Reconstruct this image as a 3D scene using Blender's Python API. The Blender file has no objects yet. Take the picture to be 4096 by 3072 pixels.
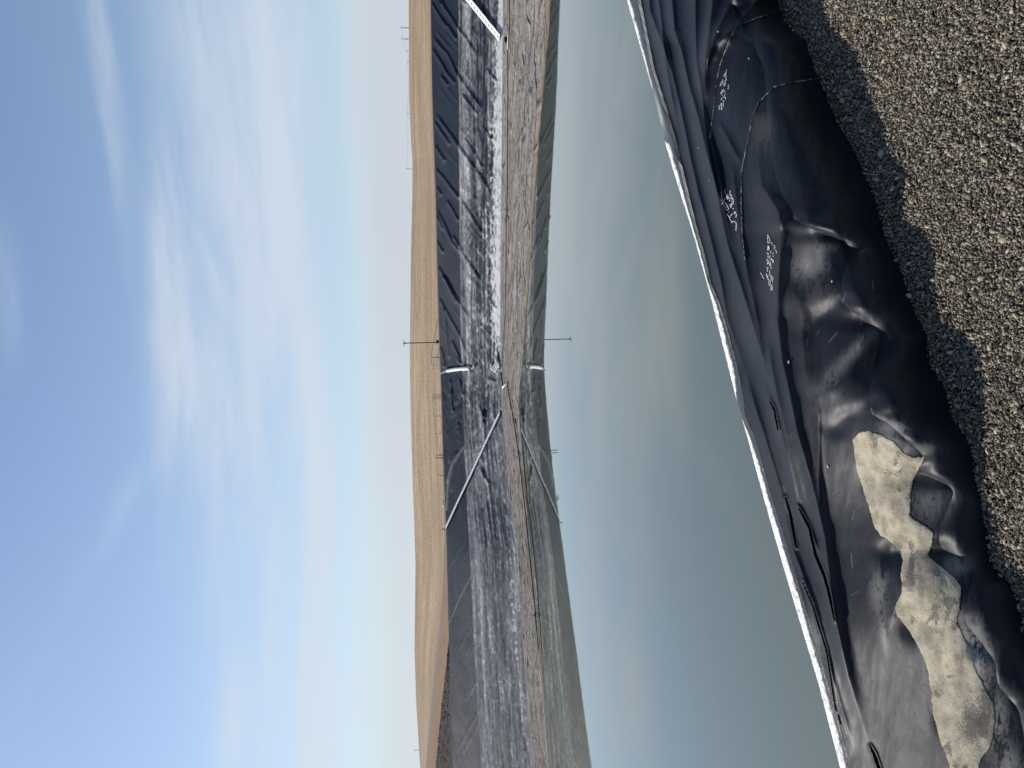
import bpy, math, random
import numpy as np
from mathutils import Vector, Matrix
C = bpy.context.scene.collection
sc = bpy.context.scene
rad = math.radians
# ------------------------------------------------------------------ camera
F = 2950.0                      # focal length in photo pixels (4096 wide)
EYE = 8.8                       # eye above the water
PITCH = math.atan((2048 - 1719) / F)
ROLL = 0.032
fw = np.array([0, math.cos(PITCH), -math.sin(PITCH)])
dn0 = np.array([0, -math.sin(PITCH), -math.cos(PITCH)])
rt0 = np.array([1.0, 0, 0])
IX = dn0 * math.cos(ROLL) - rt0 * math.sin(ROLL)      # image right (the phone lay on its side)
IY = rt0 * math.cos(ROLL) + dn0 * math.sin(ROLL)      # image up
CAMP = np.array([0, 0, EYE])
cam = bpy.data.cameras.new('camera')
co = bpy.data.objects.new('camera', cam); C.objects.link(co)
cam.sensor_width = 36; cam.lens = 36 * F / 4096
cam.clip_start = 0.05; cam.clip_end = 6000
M = Matrix(((IX[0], IY[0], -fw[0], 0), (IX[1], IY[1], -fw[1], 0), (IX[2], IY[2], -fw[2], EYE), (0, 0, 0, 1)))
co.matrix_world = M
sc.camera = co
# ------------------------------------------------------------------ light
SUN_AZ = math.atan2(-0.78, 0.63)          # azimuth from +Y, to the forward left
SUN_EL = rad(44)
sd = Vector((math.sin(SUN_AZ) * math.cos(SUN_EL), math.cos(SUN_AZ) * math.cos(SUN_EL), math.sin(SUN_EL)))
sl = bpy.data.lights.new('sun', 'SUN'); sl.energy = 4.9; sl.angle = rad(0.53); sl.color = (1, 0.95, 0.87)
so = bpy.data.objects.new('sun', sl); C.objects.link(so)
so.rotation_euler = sd.to_track_quat('Z', 'Y').to_euler()
sc.view_settings.view_transform = 'Standard'; sc.view_settings.look = 'None'
sc.view_settings.exposure = 0.0; sc.view_settings.gamma = 1
sc.cycles.use_denoising = True
sc.cycles.max_bounces = 6

def ray(px, py):
    """direction(s) of photo pixel(s), scaled so that forward (y) = 1"""
    px = np.asarray(px, float); py = np.asarray(py, float)
    a = (px - 2048) / F; b = (1536 - py) / F
    d = fw + a[..., None] * IX + b[..., None] * IY
    return d / d[..., 1:2]
def PD(px, py, D):               # point at forward distance D
    return CAMP + ray(px, py) * np.asarray(D, float)[..., None]
def PZ(px, py, z):               # point at height z
    r = ray(px, py)
    return CAMP + r * ((np.asarray(z, float) - EYE) / r[..., 2])[..., None]
def proj(p):
    q = np.asarray(p, float) - CAMP
    f = q @ fw
    return 2048 + F * (q @ IX) / f, 1536 - F * (q @ IY) / f
K = 4096 / 2212.0                # display pixels used for the foreground tracing

# ------------------------------------------------------------------ shader helper
class G:
    def __init__(s, nt): s.nt = nt; s.n = nt.nodes; s.l = nt.links
    def add(s, t, **k):
        nd = s.n.new(t)
        ins = k.pop('ins', {})
        for a, v in k.items(): setattr(nd, a, v)
        for a, v in ins.items(): s.put(nd.inputs[a], v)
        return nd
    def put(s, sock, v):
        if isinstance(v, bpy.types.NodeSocket): s.l.new(v, sock)
        elif hasattr(sock, 'default_value'):
            if hasattr(sock.default_value, '__len__') and not hasattr(v, '__len__'): v = (v,) * len(sock.default_value)
            if hasattr(sock.default_value, '__len__') and len(sock.default_value) == 4 and len(v) == 3: v = (*v, 1)
            sock.default_value = v
    def m(s, op, a, b=0.0, c=0.0, clamp=False):
        nd = s.add('ShaderNodeMath', operation=op, use_clamp=clamp)
        s.put(nd.inputs[0], a); s.put(nd.inputs[1], b); s.put(nd.inputs[2], c)
        return nd.outputs[0]
    def mix(s, f, a, b, mode='MIX'):
        nd = s.add('ShaderNodeMix', data_type='RGBA', blend_type=mode, clamp_factor=True)
        s.put(nd.inputs[0], f); s.put(nd.inputs[6], a); s.put(nd.inputs[7], b)
        return nd.outputs[2]
    def noise(s, vec, scale, detail=4, rough=0.5, dist=0.0, out=0):
        nd = s.add('ShaderNodeTexNoise')
        if vec is not None: s.l.new(vec, nd.inputs['Vector'])
        s.put(nd.inputs['Scale'], scale); s.put(nd.inputs['Detail'], detail)
        s.put(nd.inputs['Roughness'], rough); s.put(nd.inputs['Distortion'], dist)
        return nd.outputs[out]
    def vmap(s, vec, sc_=(1, 1, 1), loc=(0, 0, 0), rot=(0, 0, 0)):
        nd = s.add('ShaderNodeMapping')
        s.l.new(vec, nd.inputs['Vector'])
        nd.inputs['Scale'].default_value = sc_; nd.inputs['Location'].default_value = loc; nd.inputs['Rotation'].default_value = rot
        return nd.outputs[0]
    def ss(s, v, a, b):            # smoothstep a..b
        nd = s.add('ShaderNodeMapRange', interpolation_type='SMOOTHSTEP')
        s.put(nd.inputs['Value'], v); s.put(nd.inputs['From Min'], a); s.put(nd.inputs['From Max'], b)
        return nd.outputs[0]
    def attr(s, name): return s.add('ShaderNodeAttribute', attribute_name=name).outputs['Fac']
    def attrv(s, name): return s.add('ShaderNodeAttribute', attribute_name=name).outputs['Vector']
    def pos(s): return s.add('ShaderNodeTexCoord').outputs['Object']
    def bump(s, h, strength=0.5, dist=0.01, nrm=None):
        nd = s.add('ShaderNodeBump')
        s.put(nd.inputs['Height'], h); s.put(nd.inputs['Strength'], strength); s.put(nd.inputs['Distance'], dist)
        if nrm is not None: s.l.new(nrm, nd.inputs['Normal'])
        return nd.outputs[0]
def mat(name, fn=None, col=(0.5, 0.5, 0.5), rough=0.6, metal=0.0, spec=0.5):
    mt = bpy.data.materials.new(name); mt.use_nodes = True
    g = G(mt.node_tree); b = g.n['Principled BSDF']
    b.inputs['Base Color'].default_value = (*col, 1); b.inputs['Roughness'].default_value = rough
    b.inputs['Metallic'].default_value = metal; b.inputs['Specular IOR Level'].default_value = spec
    if fn:
        r = fn(g) or {}
        for k, v in r.items(): g.put(b.inputs[k], v)
    else:      # every simple paint gets a little wear
        n = g.noise(g.pos(), 9, 5, 0.6)
        c = g.mix(g.m('MULTIPLY', n, 0.5), (*col, 1), tuple(x * 0.6 for x in col) + (1,))
        g.put(b.inputs['Base Color'], c)
    return mt

# ------------------------------------------------------------------ sky
world = bpy.data.worlds.new("World"); sc.world = world; world.use_nodes = True
g = G(world.node_tree)
for nd in list(g.n): g.n.remove(nd)
sky = g.add('ShaderNodeTexSky', sky_type='NISHITA')
sky.sun_disc = False; sky.sun_elevation = SUN_EL; sky.sun_rotation = SUN_AZ
sky.air_density = 1.0; sky.dust_density = 0.6; sky.ozone_density = 1.6; sky.altitude = 300
dv = g.add('ShaderNodeTexCoord').outputs['Generated']
sep = g.add('ShaderNodeSeparateXYZ', ins={0: dv})
AZ = g.m('ARCTAN2', sep.outputs[0], sep.outputs[1])
EL = g.m('ARCSINE', g.m('MINIMUM', g.m('MAXIMUM', sep.outputs[2], -0.999), 0.999))
cmb = g.add('ShaderNodeCombineXYZ', ins={0: AZ, 1: EL, 2: 0.0}).outputs[0]
def azel(x, y):
    d = ray(np.array(x * K), np.array(y * K)); d = d / np.linalg.norm(d)
    return math.atan2(d[0], d[1]), math.asin(d[2])
w1 = g.noise(g.vmap(cmb, (2.2, 5, 1)), 1.0, 4, 0.5)
w2 = g.noise(g.vmap(cmb, (3.0, 14, 1), (3.1, 7.7, 0)), 1.0, 6, 0.55)
AZw = g.m('ADD', AZ, g.m('MULTIPLY', g.m('SUBTRACT', w1, 0.5), 0.20))
ELw = g.m('ADD', EL, g.m('MULTIPLY', g.m('SUBTRACT', w2, 0.5), 0.030))
px2r = K / F
def blob(x, y, sx, sy, amp, tilt=0.0, power=1.0):
    a, e = azel(x, y)
    da = g.m('SUBTRACT', AZw, a); de = g.m('SUBTRACT', ELw, e)
    # tilt: elevation drift with azimuth
    de = g.m('SUBTRACT', de, g.m('MULTIPLY', da, tilt))
    qa = g.m('POWER', g.m('ABSOLUTE', g.m('MULTIPLY', da, 1 / (sy * px2r))), 2.0)
    qe = g.m('POWER', g.m('ABSOLUTE', g.m('MULTIPLY', de, 1 / (sx * px2r))), 2.0)
    return g.m('MULTIPLY', g.m('EXPONENT', g.m('MULTIPLY', g.m('ADD', qa, qe), -1.0)), amp)
BL = [(590, 40, 55, 330, .70), (560, 380, 80, 300, .62), (480, 300, 60, 200, .30), (368, 560, 34, 170, .75), (395, 790, 50, 160, .85), (480, 860, 60, 150, .60), (605, 380, 34, 300, .55), (560, 700, 60, 200, .40),
      (440, 220, 60, 260, .30), (600, 640, 45, 220, .45), (672, 800, 30, 180, .55), (682, 1150, 30, 380, 1.25), (690, 1560, 34, 330, 1.15), (850, 1350, 50, 420, .9),
      (640, 960, 34, 80, .35), (222, 60, 13, 190, .22), (560, 1000, 40, 240, .30), (470, 1150, 45, 250, .28), (370, 1000, 30, 200, .14),
      (505, 1600, 34, 160, .50), (580, 1500, 26, 220, .45), (800, 1500, 60, 420, .30),
      (600, 1250, 26, 200, .28), (20, 620, 22, 120, .18)]
tot = None
for b_ in BL:
    v = blob(*b_); tot = v if tot is None else g.m('ADD', tot, v)
for b_ in [(236, 240, 12, 230, .30, -0.02), (230, 1180, 22, 260, .05, -0.40), (300, 1020, 26, 160, .07, -0.35), (470, 600, 12, 120, .30, 0.30)]:
    tot = g.m('ADD', tot, blob(*b_))
# the rest of the sky, away from the photograph's view, carries the same kind of cirrus
els = g.m('MAXIMUM', EL, 0.0)
dirn = g.add('ShaderNodeCombineXYZ', ins={0: g.m('DIVIDE', sep.outputs[0], g.m('ADD', g.m('ABSOLUTE', sep.outputs[2]), 0.25)), 1: g.m('DIVIDE', sep.outputs[1], g.m('ADD', g.m('ABSOLUTE', sep.outputs[2]), 0.25)), 2: 0.0}).outputs[0]
cir = g.noise(g.vmap(dirn, (0.6, 1.6, 1), rot=(0, 0, 0.5)), 1.6, 8, 0.6, 0.6)
away = g.ss(g.m('ABSOLUTE', AZ), 0.65, 1.0)
up = g.ss(EL, 0.52, 0.75)
aw = g.m('MAXIMUM', away, up)
tot = g.m('ADD', tot, g.m('MULTIPLY', g.m('MULTIPLY', g.ss(cir, 0.5, 0.8), 0.3), aw))
fine = g.noise(g.vmap(cmb, (2.0, 17, 1), (0, 2.0, 0), (0, 0, 0.06)), 1.6, 8, 0.62, 0.35)
fine2 = g.noise(g.vmap(cmb, (5.0, 26, 1), (1, 5.0, 0), (0, 0, -0.10)), 1.6, 6, 0.6, 0.5)
fm = g.m('ADD', g.m('MULTIPLY', g.ss(fine, 0.32, 0.68), 1.0), g.m('MULTIPLY', fine2, 0.5))
tot = g.m('MULTIPLY', tot, g.m('ADD', 0.30, fm))
cover = g.m('SUBTRACT', 1.0, g.m('EXPONENT', g.m('MULTIPLY', tot, -1.35)))
# pale layer that thickens toward the horizon, with a soft uneven top
ELh = g.m('ADD', EL, g.m('MULTIPLY', g.m('SUBTRACT', w1, 0.5), 0.05))
haze = g.m('SUBTRACT', 1.0, g.ss(ELh, 0.050, 0.112))
haze2 = g.m('EXPONENT', g.m('MULTIPLY', g.m('ABSOLUTE', ELh), -5.0))
cloudcol = g.mix(haze, (0.66, 0.73, 0.83, 1), (0.60, 0.66, 0.73, 1))
leftw = g.ss(AZ, 0.25, -0.45)
cloudcol = g.mix(g.m('MULTIPLY', leftw, 0.8), cloudcol, (0.70, 0.76, 0.81, 1))
skys = g.mix(1.0, sky.outputs[0], (0.116, 0.121, 0.127, 1), 'MULTIPLY')
skys = g.mix(g.m('MULTIPLY', haze2, 0.85), skys, (0.56, 0.68, 0.78, 1))
cov = g.m('MAXIMUM', g.m('MULTIPLY', cover, 0.85), g.m('MULTIPLY', haze, 0.97))
col = g.mix(cov, skys, cloudcol)
bg = g.add('ShaderNodeBackground', ins={0: col, 1: 1.0})
wo = g.add('ShaderNodeOutputWorld'); g.l.new(bg.outputs[0], wo.inputs[0])

# ------------------------------------------------------------------ mesh helpers
rng = np.random.default_rng(7); random.seed(7)
def link(o, parent=None, m=None):
    C.objects.link(o)
    if parent is not None: o.parent = parent
    if m is not None: o.data.materials.append(m)
    return o
def tag(o, label=None, cat=None, group=None, kind=None):
    for k, v in (('label', label), ('category', cat), ('group', group), ('kind', kind)):
        if v: o[k] = v
    return o
def empty(name, loc, label, cat, group=None):
    o = bpy.data.objects.new(name, None); o.location = loc; C.objects.link(o); o.empty_display_size = .3
    return tag(o, label, cat, group)
def meshobj(name, V, Fc, m, parent=None, smooth=True, attrs=None, uv=None):
    """V world (or local) verts Nx3, Fc list/array of faces (all same size when array)"""
    V = np.asarray(V, np.float32)
    me = bpy.data.meshes.new(name)
    if parent is not None: V = V - np.array(parent.location, np.float32)
    if isinstance(Fc, np.ndarray):
        n, k = Fc.shape
        me.vertices.add(len(V)); me.vertices.foreach_set('co', V.ravel())
        me.loops.add(n * k); me.loops.foreach_set('vertex_index', Fc.astype(np.int32).ravel())
        me.polygons.add(n); me.polygons.foreach_set('loop_start', np.arange(0, n * k, k, dtype=np.int32))
        me.polygons.foreach_set('loop_total', np.full(n, k, np.int32))
        me.update(calc_edges=True)
    else:
        me.from_pydata([tuple(map(float, v)) for v in V], [], [tuple(int(i) for i in f) for f in Fc])
    if smooth: me.polygons.foreach_set('use_smooth', np.ones(len(me.polygons), bool))
    for k_, a in (attrs or {}).items():
        a = np.asarray(a, np.float32)
        if a.ndim == 1:
            at = me.attributes.new(k_, 'FLOAT', 'POINT'); at.data.foreach_set('value', a)
        else:
            at = me.attributes.new(k_, 'FLOAT_VECTOR', 'POINT'); at.data.foreach_set('vector', a.ravel())
    me.validate()
    o = bpy.data.objects.new(name, me)
    return link(o, parent, m)
def gridfaces(nr, nc, mask=None):
    i = np.arange(nr * nc).reshape(nr, nc)
    f = np.stack([i[:-1, :-1], i[1:, :-1], i[1:, 1:], i[:-1, 1:]], -1).reshape(-1, 4)
    return f
class MB:
    """collects shapes in one mesh"""
    def __init__(s): s.v = []; s.f = []
    def add(s, V, Fc):
        o = len(s.v); s.v += [tuple(map(float, v)) for v in V]; s.f += [tuple(int(i) + o for i in f) for f in Fc]; return s
    def box(s, c, e, R=None, bev=0.0):
        c = np.array(c, float); e = np.array(e, float) / 2
        R = np.eye(3) if R is None else np.array(R, float)
        if bev <= 0:
            P = [np.array((x, y, z)) * e for x in (-1, 1) for y in (-1, 1) for z in (-1, 1)]
            Fc = [(0, 1, 3, 2), (4, 6, 7, 5), (0, 4, 5, 1), (2, 3, 7, 6), (0, 2, 6, 4), (1, 5, 7, 3)]
        else:
            P = []; q = e - bev
            for z, zz in ((-1, -1), (1, 1)):
                pass
            ring = lambda ex, ey, z: [np.array(p) for p in ((-ex + 0, -ey + bev, z), (-ex + bev, -ey, z), (ex - bev, -ey, z), (ex, -ey + bev, z), (ex, ey - bev, z), (ex - bev, ey, z), (-ex + bev, ey, z), (-ex, ey - bev, z))]
            P = ring(e[0] - bev, e[1] - bev, -e[2]) + ring(e[0], e[1], -e[2] + bev) + ring(e[0], e[1], e[2] - bev) + ring(e[0] - bev, e[1] - bev, e[2])
            Fc = [tuple(range(7, -1, -1)), tuple(range(24, 32))]
            for k in range(3):
                for j in range(8): Fc.append((k * 8 + j, k * 8 + (j + 1) % 8, k * 8 + 8 + (j + 1) % 8, k * 8 + 8 + j))
        return s.add([R @ p + c for p in P], Fc)
    def tube(s, pts, r, n=8, cap=True):
        pts = [np.array(p, float) for p in pts]; rs = r if hasattr(r, '__len__') else [r] * len(pts)
        V = []; 
        for i, p in enumerate(pts):
            t = pts[min(i + 1, len(pts) - 1)] - pts[max(i - 1, 0)]; t /= (np.linalg.norm(t) + 1e-9)
            a = np.cross(t, (0, 0, 1)) if abs(t[2]) < .9 else np.cross(t, (1, 0, 0)); a /= np.linalg.norm(a); b = np.cross(t, a)
            V += [p + rs[i] * (math.cos(6.28318 * k / n) * a + math.sin(6.28318 * k / n) * b) for k in range(n)]
        Fc = [(i * n + k, i * n + (k + 1) % n, (i + 1) * n + (k + 1) % n, (i + 1) * n + k) for i in range(len(pts) - 1) for k in range(n)]
        if cap: Fc += [tuple(range(n - 1, -1, -1)), tuple(range((len(pts) - 1) * n, len(pts) * n))]
        return s.add(V, Fc)
    def build(s, name, m, parent=None, smooth=False): return meshobj(name, np.array(s.v), s.f, m, parent, smooth)
# value noise
_T = np.random.default_rng(3).random((256, 256)).astype(np.float32)
def vn(x, y, seed=0):
    x = np.asarray(x, float) + seed * 17.31; y = np.asarray(y, float) + seed * 9.77
    xi = np.floor(x).astype(int); yi = np.floor(y).astype(int); fx = x - xi; fy = y - yi
    fx = fx * fx * (3 - 2 * fx); fy = fy * fy * (3 - 2 * fy)
    a = _T[xi & 255, yi & 255]; b = _T[(xi + 1) & 255, yi & 255]; c = _T[xi & 255, (yi + 1) & 255]; d = _T[(xi + 1) & 255, (yi + 1) & 255]
    return (a * (1 - fx) + b * fx) * (1 - fy) + (c * (1 - fx) + d * fx) * fy
def fbm(x, y, oct=4, seed=0, r=0.5):
    t = 0; a = 1; n = 0
    for k in range(oct):
        t = t + a * vn(x * 2 ** k, y * 2 ** k, seed + k); n += a; a *= r
    return t / n
def sst(a, b, x):
    t = np.clip((np.asarray(x, float) - a) / (b - a), 0, 1); return t * t * (3 - 2 * t)
def tab(T, y):
    T = np.array(T, float); return np.interp(y, T[:, 0], T[:, 1])
def tabx(T, y):            # linear extrapolation outside
    T = np.array(T, float); y = np.asarray(y, float)
    r = np.interp(y, T[:, 0], T[:, 1])
    a = (T[1, 1] - T[0, 1]) / (T[1, 0] - T[0, 0]); b = (T[-1, 1] - T[-2, 1]) / (T[-1, 0] - T[-2, 0])
    r = np.where(y < T[0, 0], T[0, 1] + a * (y - T[0, 0]), r)
    return np.where(y > T[-1, 0], T[-1, 1] + b * (y - T[-1, 0]), r)

# ================================================================== FAR BANKS
crest_x = [(0, 1723), (400, 1730), (800, 1744), (1200, 1753), (1450, 1761), (1500, 1764), (1820, 1773), (2112, 1784.5), (2200, 1787), (2600, 1797), (3072, 1813)]
crest_D = [(-600, 76), (0, 82.7), (400, 87.5), (800, 93), (1200, 99), (1440, 102.5), (1500, 102.5), (1820, 99.4), (2200, 92.7), (2600, 87), (3072, 80.6), (3600, 74)]
toe_x = [(0, 2011), (400, 2009), (800, 2004), (1200, 2001), (1440, 2001), (1500, 2006), (1650, 2006), (1800, 2023), (2000, 2038), (2200, 2072), (2600, 2093), (2800, 2108), (3072, 2131)]
shore_x = [(0, 2205), (200, 2190), (400, 2172), (800, 2139), (1200, 2110), (1480, 2088), (1560, 2078), (1650, 2077), (1800, 2088), (2000, 2104), (2200, 2122), (2450, 2149), (2700, 2172), (3072, 2200)]
ys = np.arange(-600, 3660, 5.0)
def smt(a, px):
    k = np.exp(-0.5 * (np.arange(-int(3 * px / 5), int(3 * px / 5) + 1) / (px / 5)) ** 2); k /= k.sum()
    n = len(k) // 2; e = np.concatenate([a[0] + (a[1] - a[0]) * np.arange(-n, 0), a, a[-1] + (a[-1] - a[-2]) * np.arange(1, n + 1)])
    return np.convolve(e, k, 'valid')
xc = smt(tabx(crest_x, ys), 35); Dc = smt(tabx(crest_D, ys), 45)
Cr = PD(xc, ys, Dc)
To = PZ(smt(tabx(toe_x, ys), 55), ys, np.full(len(ys), 0.55))
Sh = PZ(smt(tabx(shore_x, ys), 25) + 3 * (fbm(ys / 30, ys * 0, 4, 5) - .5) * 2.2, ys, np.full(len(ys), 0.0))
def solve(A, B, y, x):          # point between columns A[y] -> B[y] that lands on photo x
    a = np.array([np.interp(y, ys, A[:, k]) for k in range(3)]); b = np.array([np.interp(y, ys, B[:, k]) for k in range(3)])
    lo, hi = -0.3, 1.3
    for _ in range(40):
        mid = (lo + hi) / 2
        if proj(a + (b - a) * mid)[0] < x: lo = mid
        else: hi = mid
    return a + (b - a) * lo, lo
def on_slope(x, y): return solve(Cr, To, y, x)[0]
def on_bench(x, y): return solve(To, Sh, y, x)[0]
# stations outside the view
def line(a, b, n): return [np.array(a) + (np.array(b) - np.array(a)) * t for t in np.linspace(0, 1, n + 1)[1:]]
zc = 7.35
Rx = line(Cr[0], (76, 66, zc), 14) + line((76, 66, zc), (92, 64, zc), 8)
Lx = line(Cr[-1], (-80, 55, zc), 20) + line((-80, 55, zc), (-95, 10, zc), 24) + line((-95, 10, zc), (-86, -56, zc), 24)
ctr = np.array((0, 35, 0))
def inward(P, dist, z):
    d = ctr - P; d[2] = 0; d /= np.linalg.norm(d); q = P + d * dist; q[2] = z; return q
CrA = np.vstack([np.array(Rx)[::-1], Cr, np.array(Lx)])
tl = np.linalg.norm((To[0] - Cr[0])[:2]); tr = np.linalg.norm((To[-1] - Cr[-1])[:2])
ToA = np.vstack([np.array([inward(p.copy(), 19, .55) for p in Rx])[::-1], To, np.array([inward(p.copy(), 19, .55) for p in Lx])])
ShA = np.vstack([np.array([inward(p.copy(), 34, 0) for p in Rx])[::-1], Sh, np.array([inward(p.copy(), 30, 0) for p in Lx])])
yA = np.concatenate([np.array([-600 - 12 * (i + 1) for i in range(len(Rx))])[::-1], ys, np.array([3650 + 12 * (i + 1) for i in range(len(Lx))])])
nS = len(yA)
# --- slope mesh with folds
nT = 150
T = np.linspace(0, 1, nT)
Y, TT = np.meshgrid(yA, T)
P = CrA[None] * (1 - TT[..., None]) + ToA[None] * TT[..., None]
h = np.zeros_like(P[..., 0])
XP = proj(P)[0]; XF = XP - XP[0:1]; FR = XF / XF[-1:]
def strokes_px(L, w, Xm, Ym):
    out = np.zeros_like(Xm)
    for pts in L:
        d, sd_, U = dseg0(Xm, Ym, pts); out = np.maximum(out, np.exp(-(d / w) ** 2) * sst(0, .04, U) * sst(1, .9, U))
    return out
def dseg0(X, Yv, pts):
    best = np.full(X.shape, 1e9); side = np.zeros(X.shape); U = np.zeros(X.shape); L = 0
    pts = [np.array(p, float) for p in pts]; tot_ = sum(np.linalg.norm(b - a) for a, b in zip(pts, pts[1:]))
    for a, b in zip(pts, pts[1:]):
        v = b - a; l = np.linalg.norm(v); u = np.clip(((X - a[0]) * v[0] + (Yv - a[1]) * v[1]) / (l * l), 0, 1)
        dx = X - (a[0] + u * v[0]); dy = Yv - (a[1] + u * v[1]); d = np.hypot(dx, dy); k = d < best
        best = np.where(k, d, best); side = np.where(k, np.sign(v[0] * dy - v[1] * dx), side); U = np.where(k, (L + u * l) / tot_, U); L += l
    return best, side, U
def q1(L, y0): return [[(1500 + a * .4823, y0 + b * .4823) for a, b in p] for p in L]
CRE = q1([[(468, 15), (530, 110), (605, 225)], [(545, 0), (640, 150), (700, 245), (780, 350), (850, 460)], [(475, 290), (545, 380), (610, 450), (690, 620), (780, 750), (870, 870), (900, 930)],
          [(478, 395), (560, 530), (600, 600), (680, 700)], [(500, 925), (560, 1010), (640, 1120), (700, 1210), (800, 1350), (910, 1500), (975, 1640)], [(495, 1000), (570, 1110), (635, 1205)],
          [(500, 1200), (590, 1340)], [(505, 1390), (610, 1520), (715, 1655)], [(550, 620), (615, 710)], [(925, 565), (1015, 685)], [(905, 1040), (945, 1120), (985, 1165)], [(600, 200), (690, 330)],
          [(720, 770), (800, 880), (860, 960)], [(740, 1130), (830, 1270), (900, 1400)], [(520, 1550), (560, 1620)]], 0) + \
      q1([[(715, 0), (800, 120), (905, 295)], [(510, 60), (580, 200), (645, 350), (720, 430), (820, 570), (905, 710)], [(520, 540), (620, 700), (700, 850), (790, 990)], [(650, 290), (735, 430)],
          [(530, 800), (600, 930), (700, 1110), (780, 1310)], [(575, 880), (600, 1050), (622, 1330)], [(940, 800), (990, 880), (1020, 905)], [(515, 330), (575, 440)], [(560, 620), (600, 660), (690, 860)],
          [(545, 1210), (570, 1290), (590, 1400)], [(640, 1160), (700, 1290), (720, 1380)], [(520, 120), (575, 250)], [(600, 0), (650, 80), (700, 180)]], 800) + \
      q1([[(630, 20), (640, 180), (650, 320)], [(700, 20), (740, 180)], [(560, 800), (640, 480), (700, 330), (720, 180)], [(620, 980), (700, 740), (780, 560), (800, 520)], [(610, 740), (700, 380)],
          [(985, 130), (990, 380)], [(860, 150), (870, 260), (930, 370)], [(880, 760), (910, 850), (955, 900)], [(930, 20), (1010, 60)], [(590, 900), (680, 620)], [(905, 180), (905, 420)]], 1500)
for c_i, pts in enumerate(CRE):
    if c_i % 1 == 0:
        x0, x1 = min(p[0] for p in pts) - 30, max(p[0] for p in pts) + 30; y0, y1 = min(p[1] for p in pts) - 60, max(p[1] for p in pts) + 60
        sel = (XP > x0) & (XP < x1) & (Y > y0) & (Y < y1)
        d, sd_, U = dseg0(XP[sel], Y[sel], pts)
        h[sel] += .17 * np.where(sd_ < 0, np.exp(-(d / 3.2) ** 2), np.exp(-(d / 9.) ** 1.5)) * sst(0, .1, U) * sst(1, .9, U)
q = np.where(Y < 1490, Y - 1.2 * XF, Y + 1.75 * XF) + 6 * (fbm(Y / 40, FR * 6, 3, 9) - .5)
def folds(q, n0, n1, step, w, amp, seed, tlim):
    r = np.random.default_rng(seed); out = np.zeros_like(q); x = n0
    while x < n1:
        a = amp * (0.4 + 0.9 * r.random()); t0 = r.random() * tlim[0]; t1 = t0 + tlim[1] * (0.3 + 0.9 * r.random()); ww = w * (.7 + .8 * r.random())
        d = (q - x) / ww
        out += a * np.where(d > 0, np.exp(-d * d * 3), np.exp(-d * d * .35)) * sst(t0 - .03, t0 + .04, FR) * sst(t1 + .08, t1 - .05, FR)
        x += step * (0.4 + 1.2 * r.random())
    return out
offR = (Y < 20) & (Y < 1470)
h += np.where(offR, folds(q, -900, 1500, 80, 8, 0.30, 11, (.4, .6)), 0) + np.where(Y < 1470, folds(q, -900, 1500, 40, 5, 0.07, 12, (.8, .3)), 0)
h += np.where(Y > 1650, folds(q, 1600, 4300, 120, 6, 0.035, 13, (.3, .8)), 0)
# crumpled corner, and longitudinal wrinkles low on the slope
cw = np.exp(-((Y - 1600) / 170) ** 2)
h += cw * (fbm(Y / 22 + TT * 6, TT * 22, 4, 21) - .5) * 0.26
h += (fbm(Y / 130, TT * 34, 4, 22) - .5) * 0.16 * sst(.4, .6, TT)
h += (fbm(Y / 90, FR * 9, 3, 23) - .5) * 0.12
h *= sst(0, .03, TT) * sst(1.0, .97, TT)
sx = np.gradient(P, axis=1); st = np.gradient(P, axis=0); nrm = np.cross(sx, st); nrm /= np.linalg.norm(nrm, axis=-1, keepdims=True)
nrm = np.where(nrm[..., 2:3] < 0, -nrm, nrm)
P = P + nrm * h[..., None]
# deposits on the liner: dusty zone with a waterline, white crust at the toe
tb = np.interp(Y, [0, 400, 800, 1480, 1510, 2200, 3072], [.385, .38, .362, .345, .36, .325, .355]) + 0.010 * (fbm(Y / 90, TT * 0, 3, 31) - .5)
edge = sst(tb - .006, tb + .008, FR)
n1 = fbm(Y / 230, FR * 34, 5, 32, .65); n2 = fbm(Y / 13 , FR * 42, 4, 33, .6); n3 = fbm(Y / 34 - FR * 8, FR * 14, 4, 34)
band = np.interp(FR, [0, .36, .38, .40, .47, .52, .57, .62, .70, .78, .86, .92, 1], [.3, .45, .62, .42, .48, .52, .30, .24, .16, .22, .30, .4, .5])
bandL = np.interp(FR, [0, .34, .37, .44, .47, .50, .58, .66, .74, .84, .92, 1], [.5, .48, .52, .44, .62, .40, .34, .28, .24, .34, .48, .5])
B = np.where(Y < 1480, band, bandL)
B = B - .18 * np.exp(-((Y - 1590) / 80) ** 2)
dust = edge * np.clip(B - .03 + 1.5 * (n1 - .5) + 0.7 * (n2 - .5) + .35 * (n3 - .5), 0, 1)
gR = sst(1470, 1400, Y)
wt = np.interp(Y, [0, 300, 600, 1000, 1300, 1400], [.93, .90, .88, .86, .86, .97])
white = gR * sst(wt - .07, wt + .05, FR + .10 * (n2 - .5) + .10 * (n1 - .5)) * (0.65 + .5 * sst(.35, .6, n2))
white += gR * edge * sst(.50, .72, n1 * .35 + n2 * .45 + n3 * .2 + .22 * (FR - .76) + .03 * sst(300, 1000, Y)) * .75 * sst(60, 700, Y)
white += gR * edge * np.exp(-((FR - .505) / .02) ** 2) * sst(.45, .65, n2) * .6
white += (1 - gR) * edge * sst(.54, .68, n1 * .4 + n2 * .6) * .6
white += (1 - gR) * sst(1650, 1900, Y) * np.exp(-((FR - .90 - .02 * np.sin(Y / 140)) / .02) ** 2) * sst(.35, .7, n2) * .7
white += (1 - gR) * np.exp(-((FR - .455) / .010) ** 2) * sst(.3, .6, n1) * .45
def qz4(L): return [[(1500 + a * .5255, 2200 + b * .5255) for a, b in p] for p in L]
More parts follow.
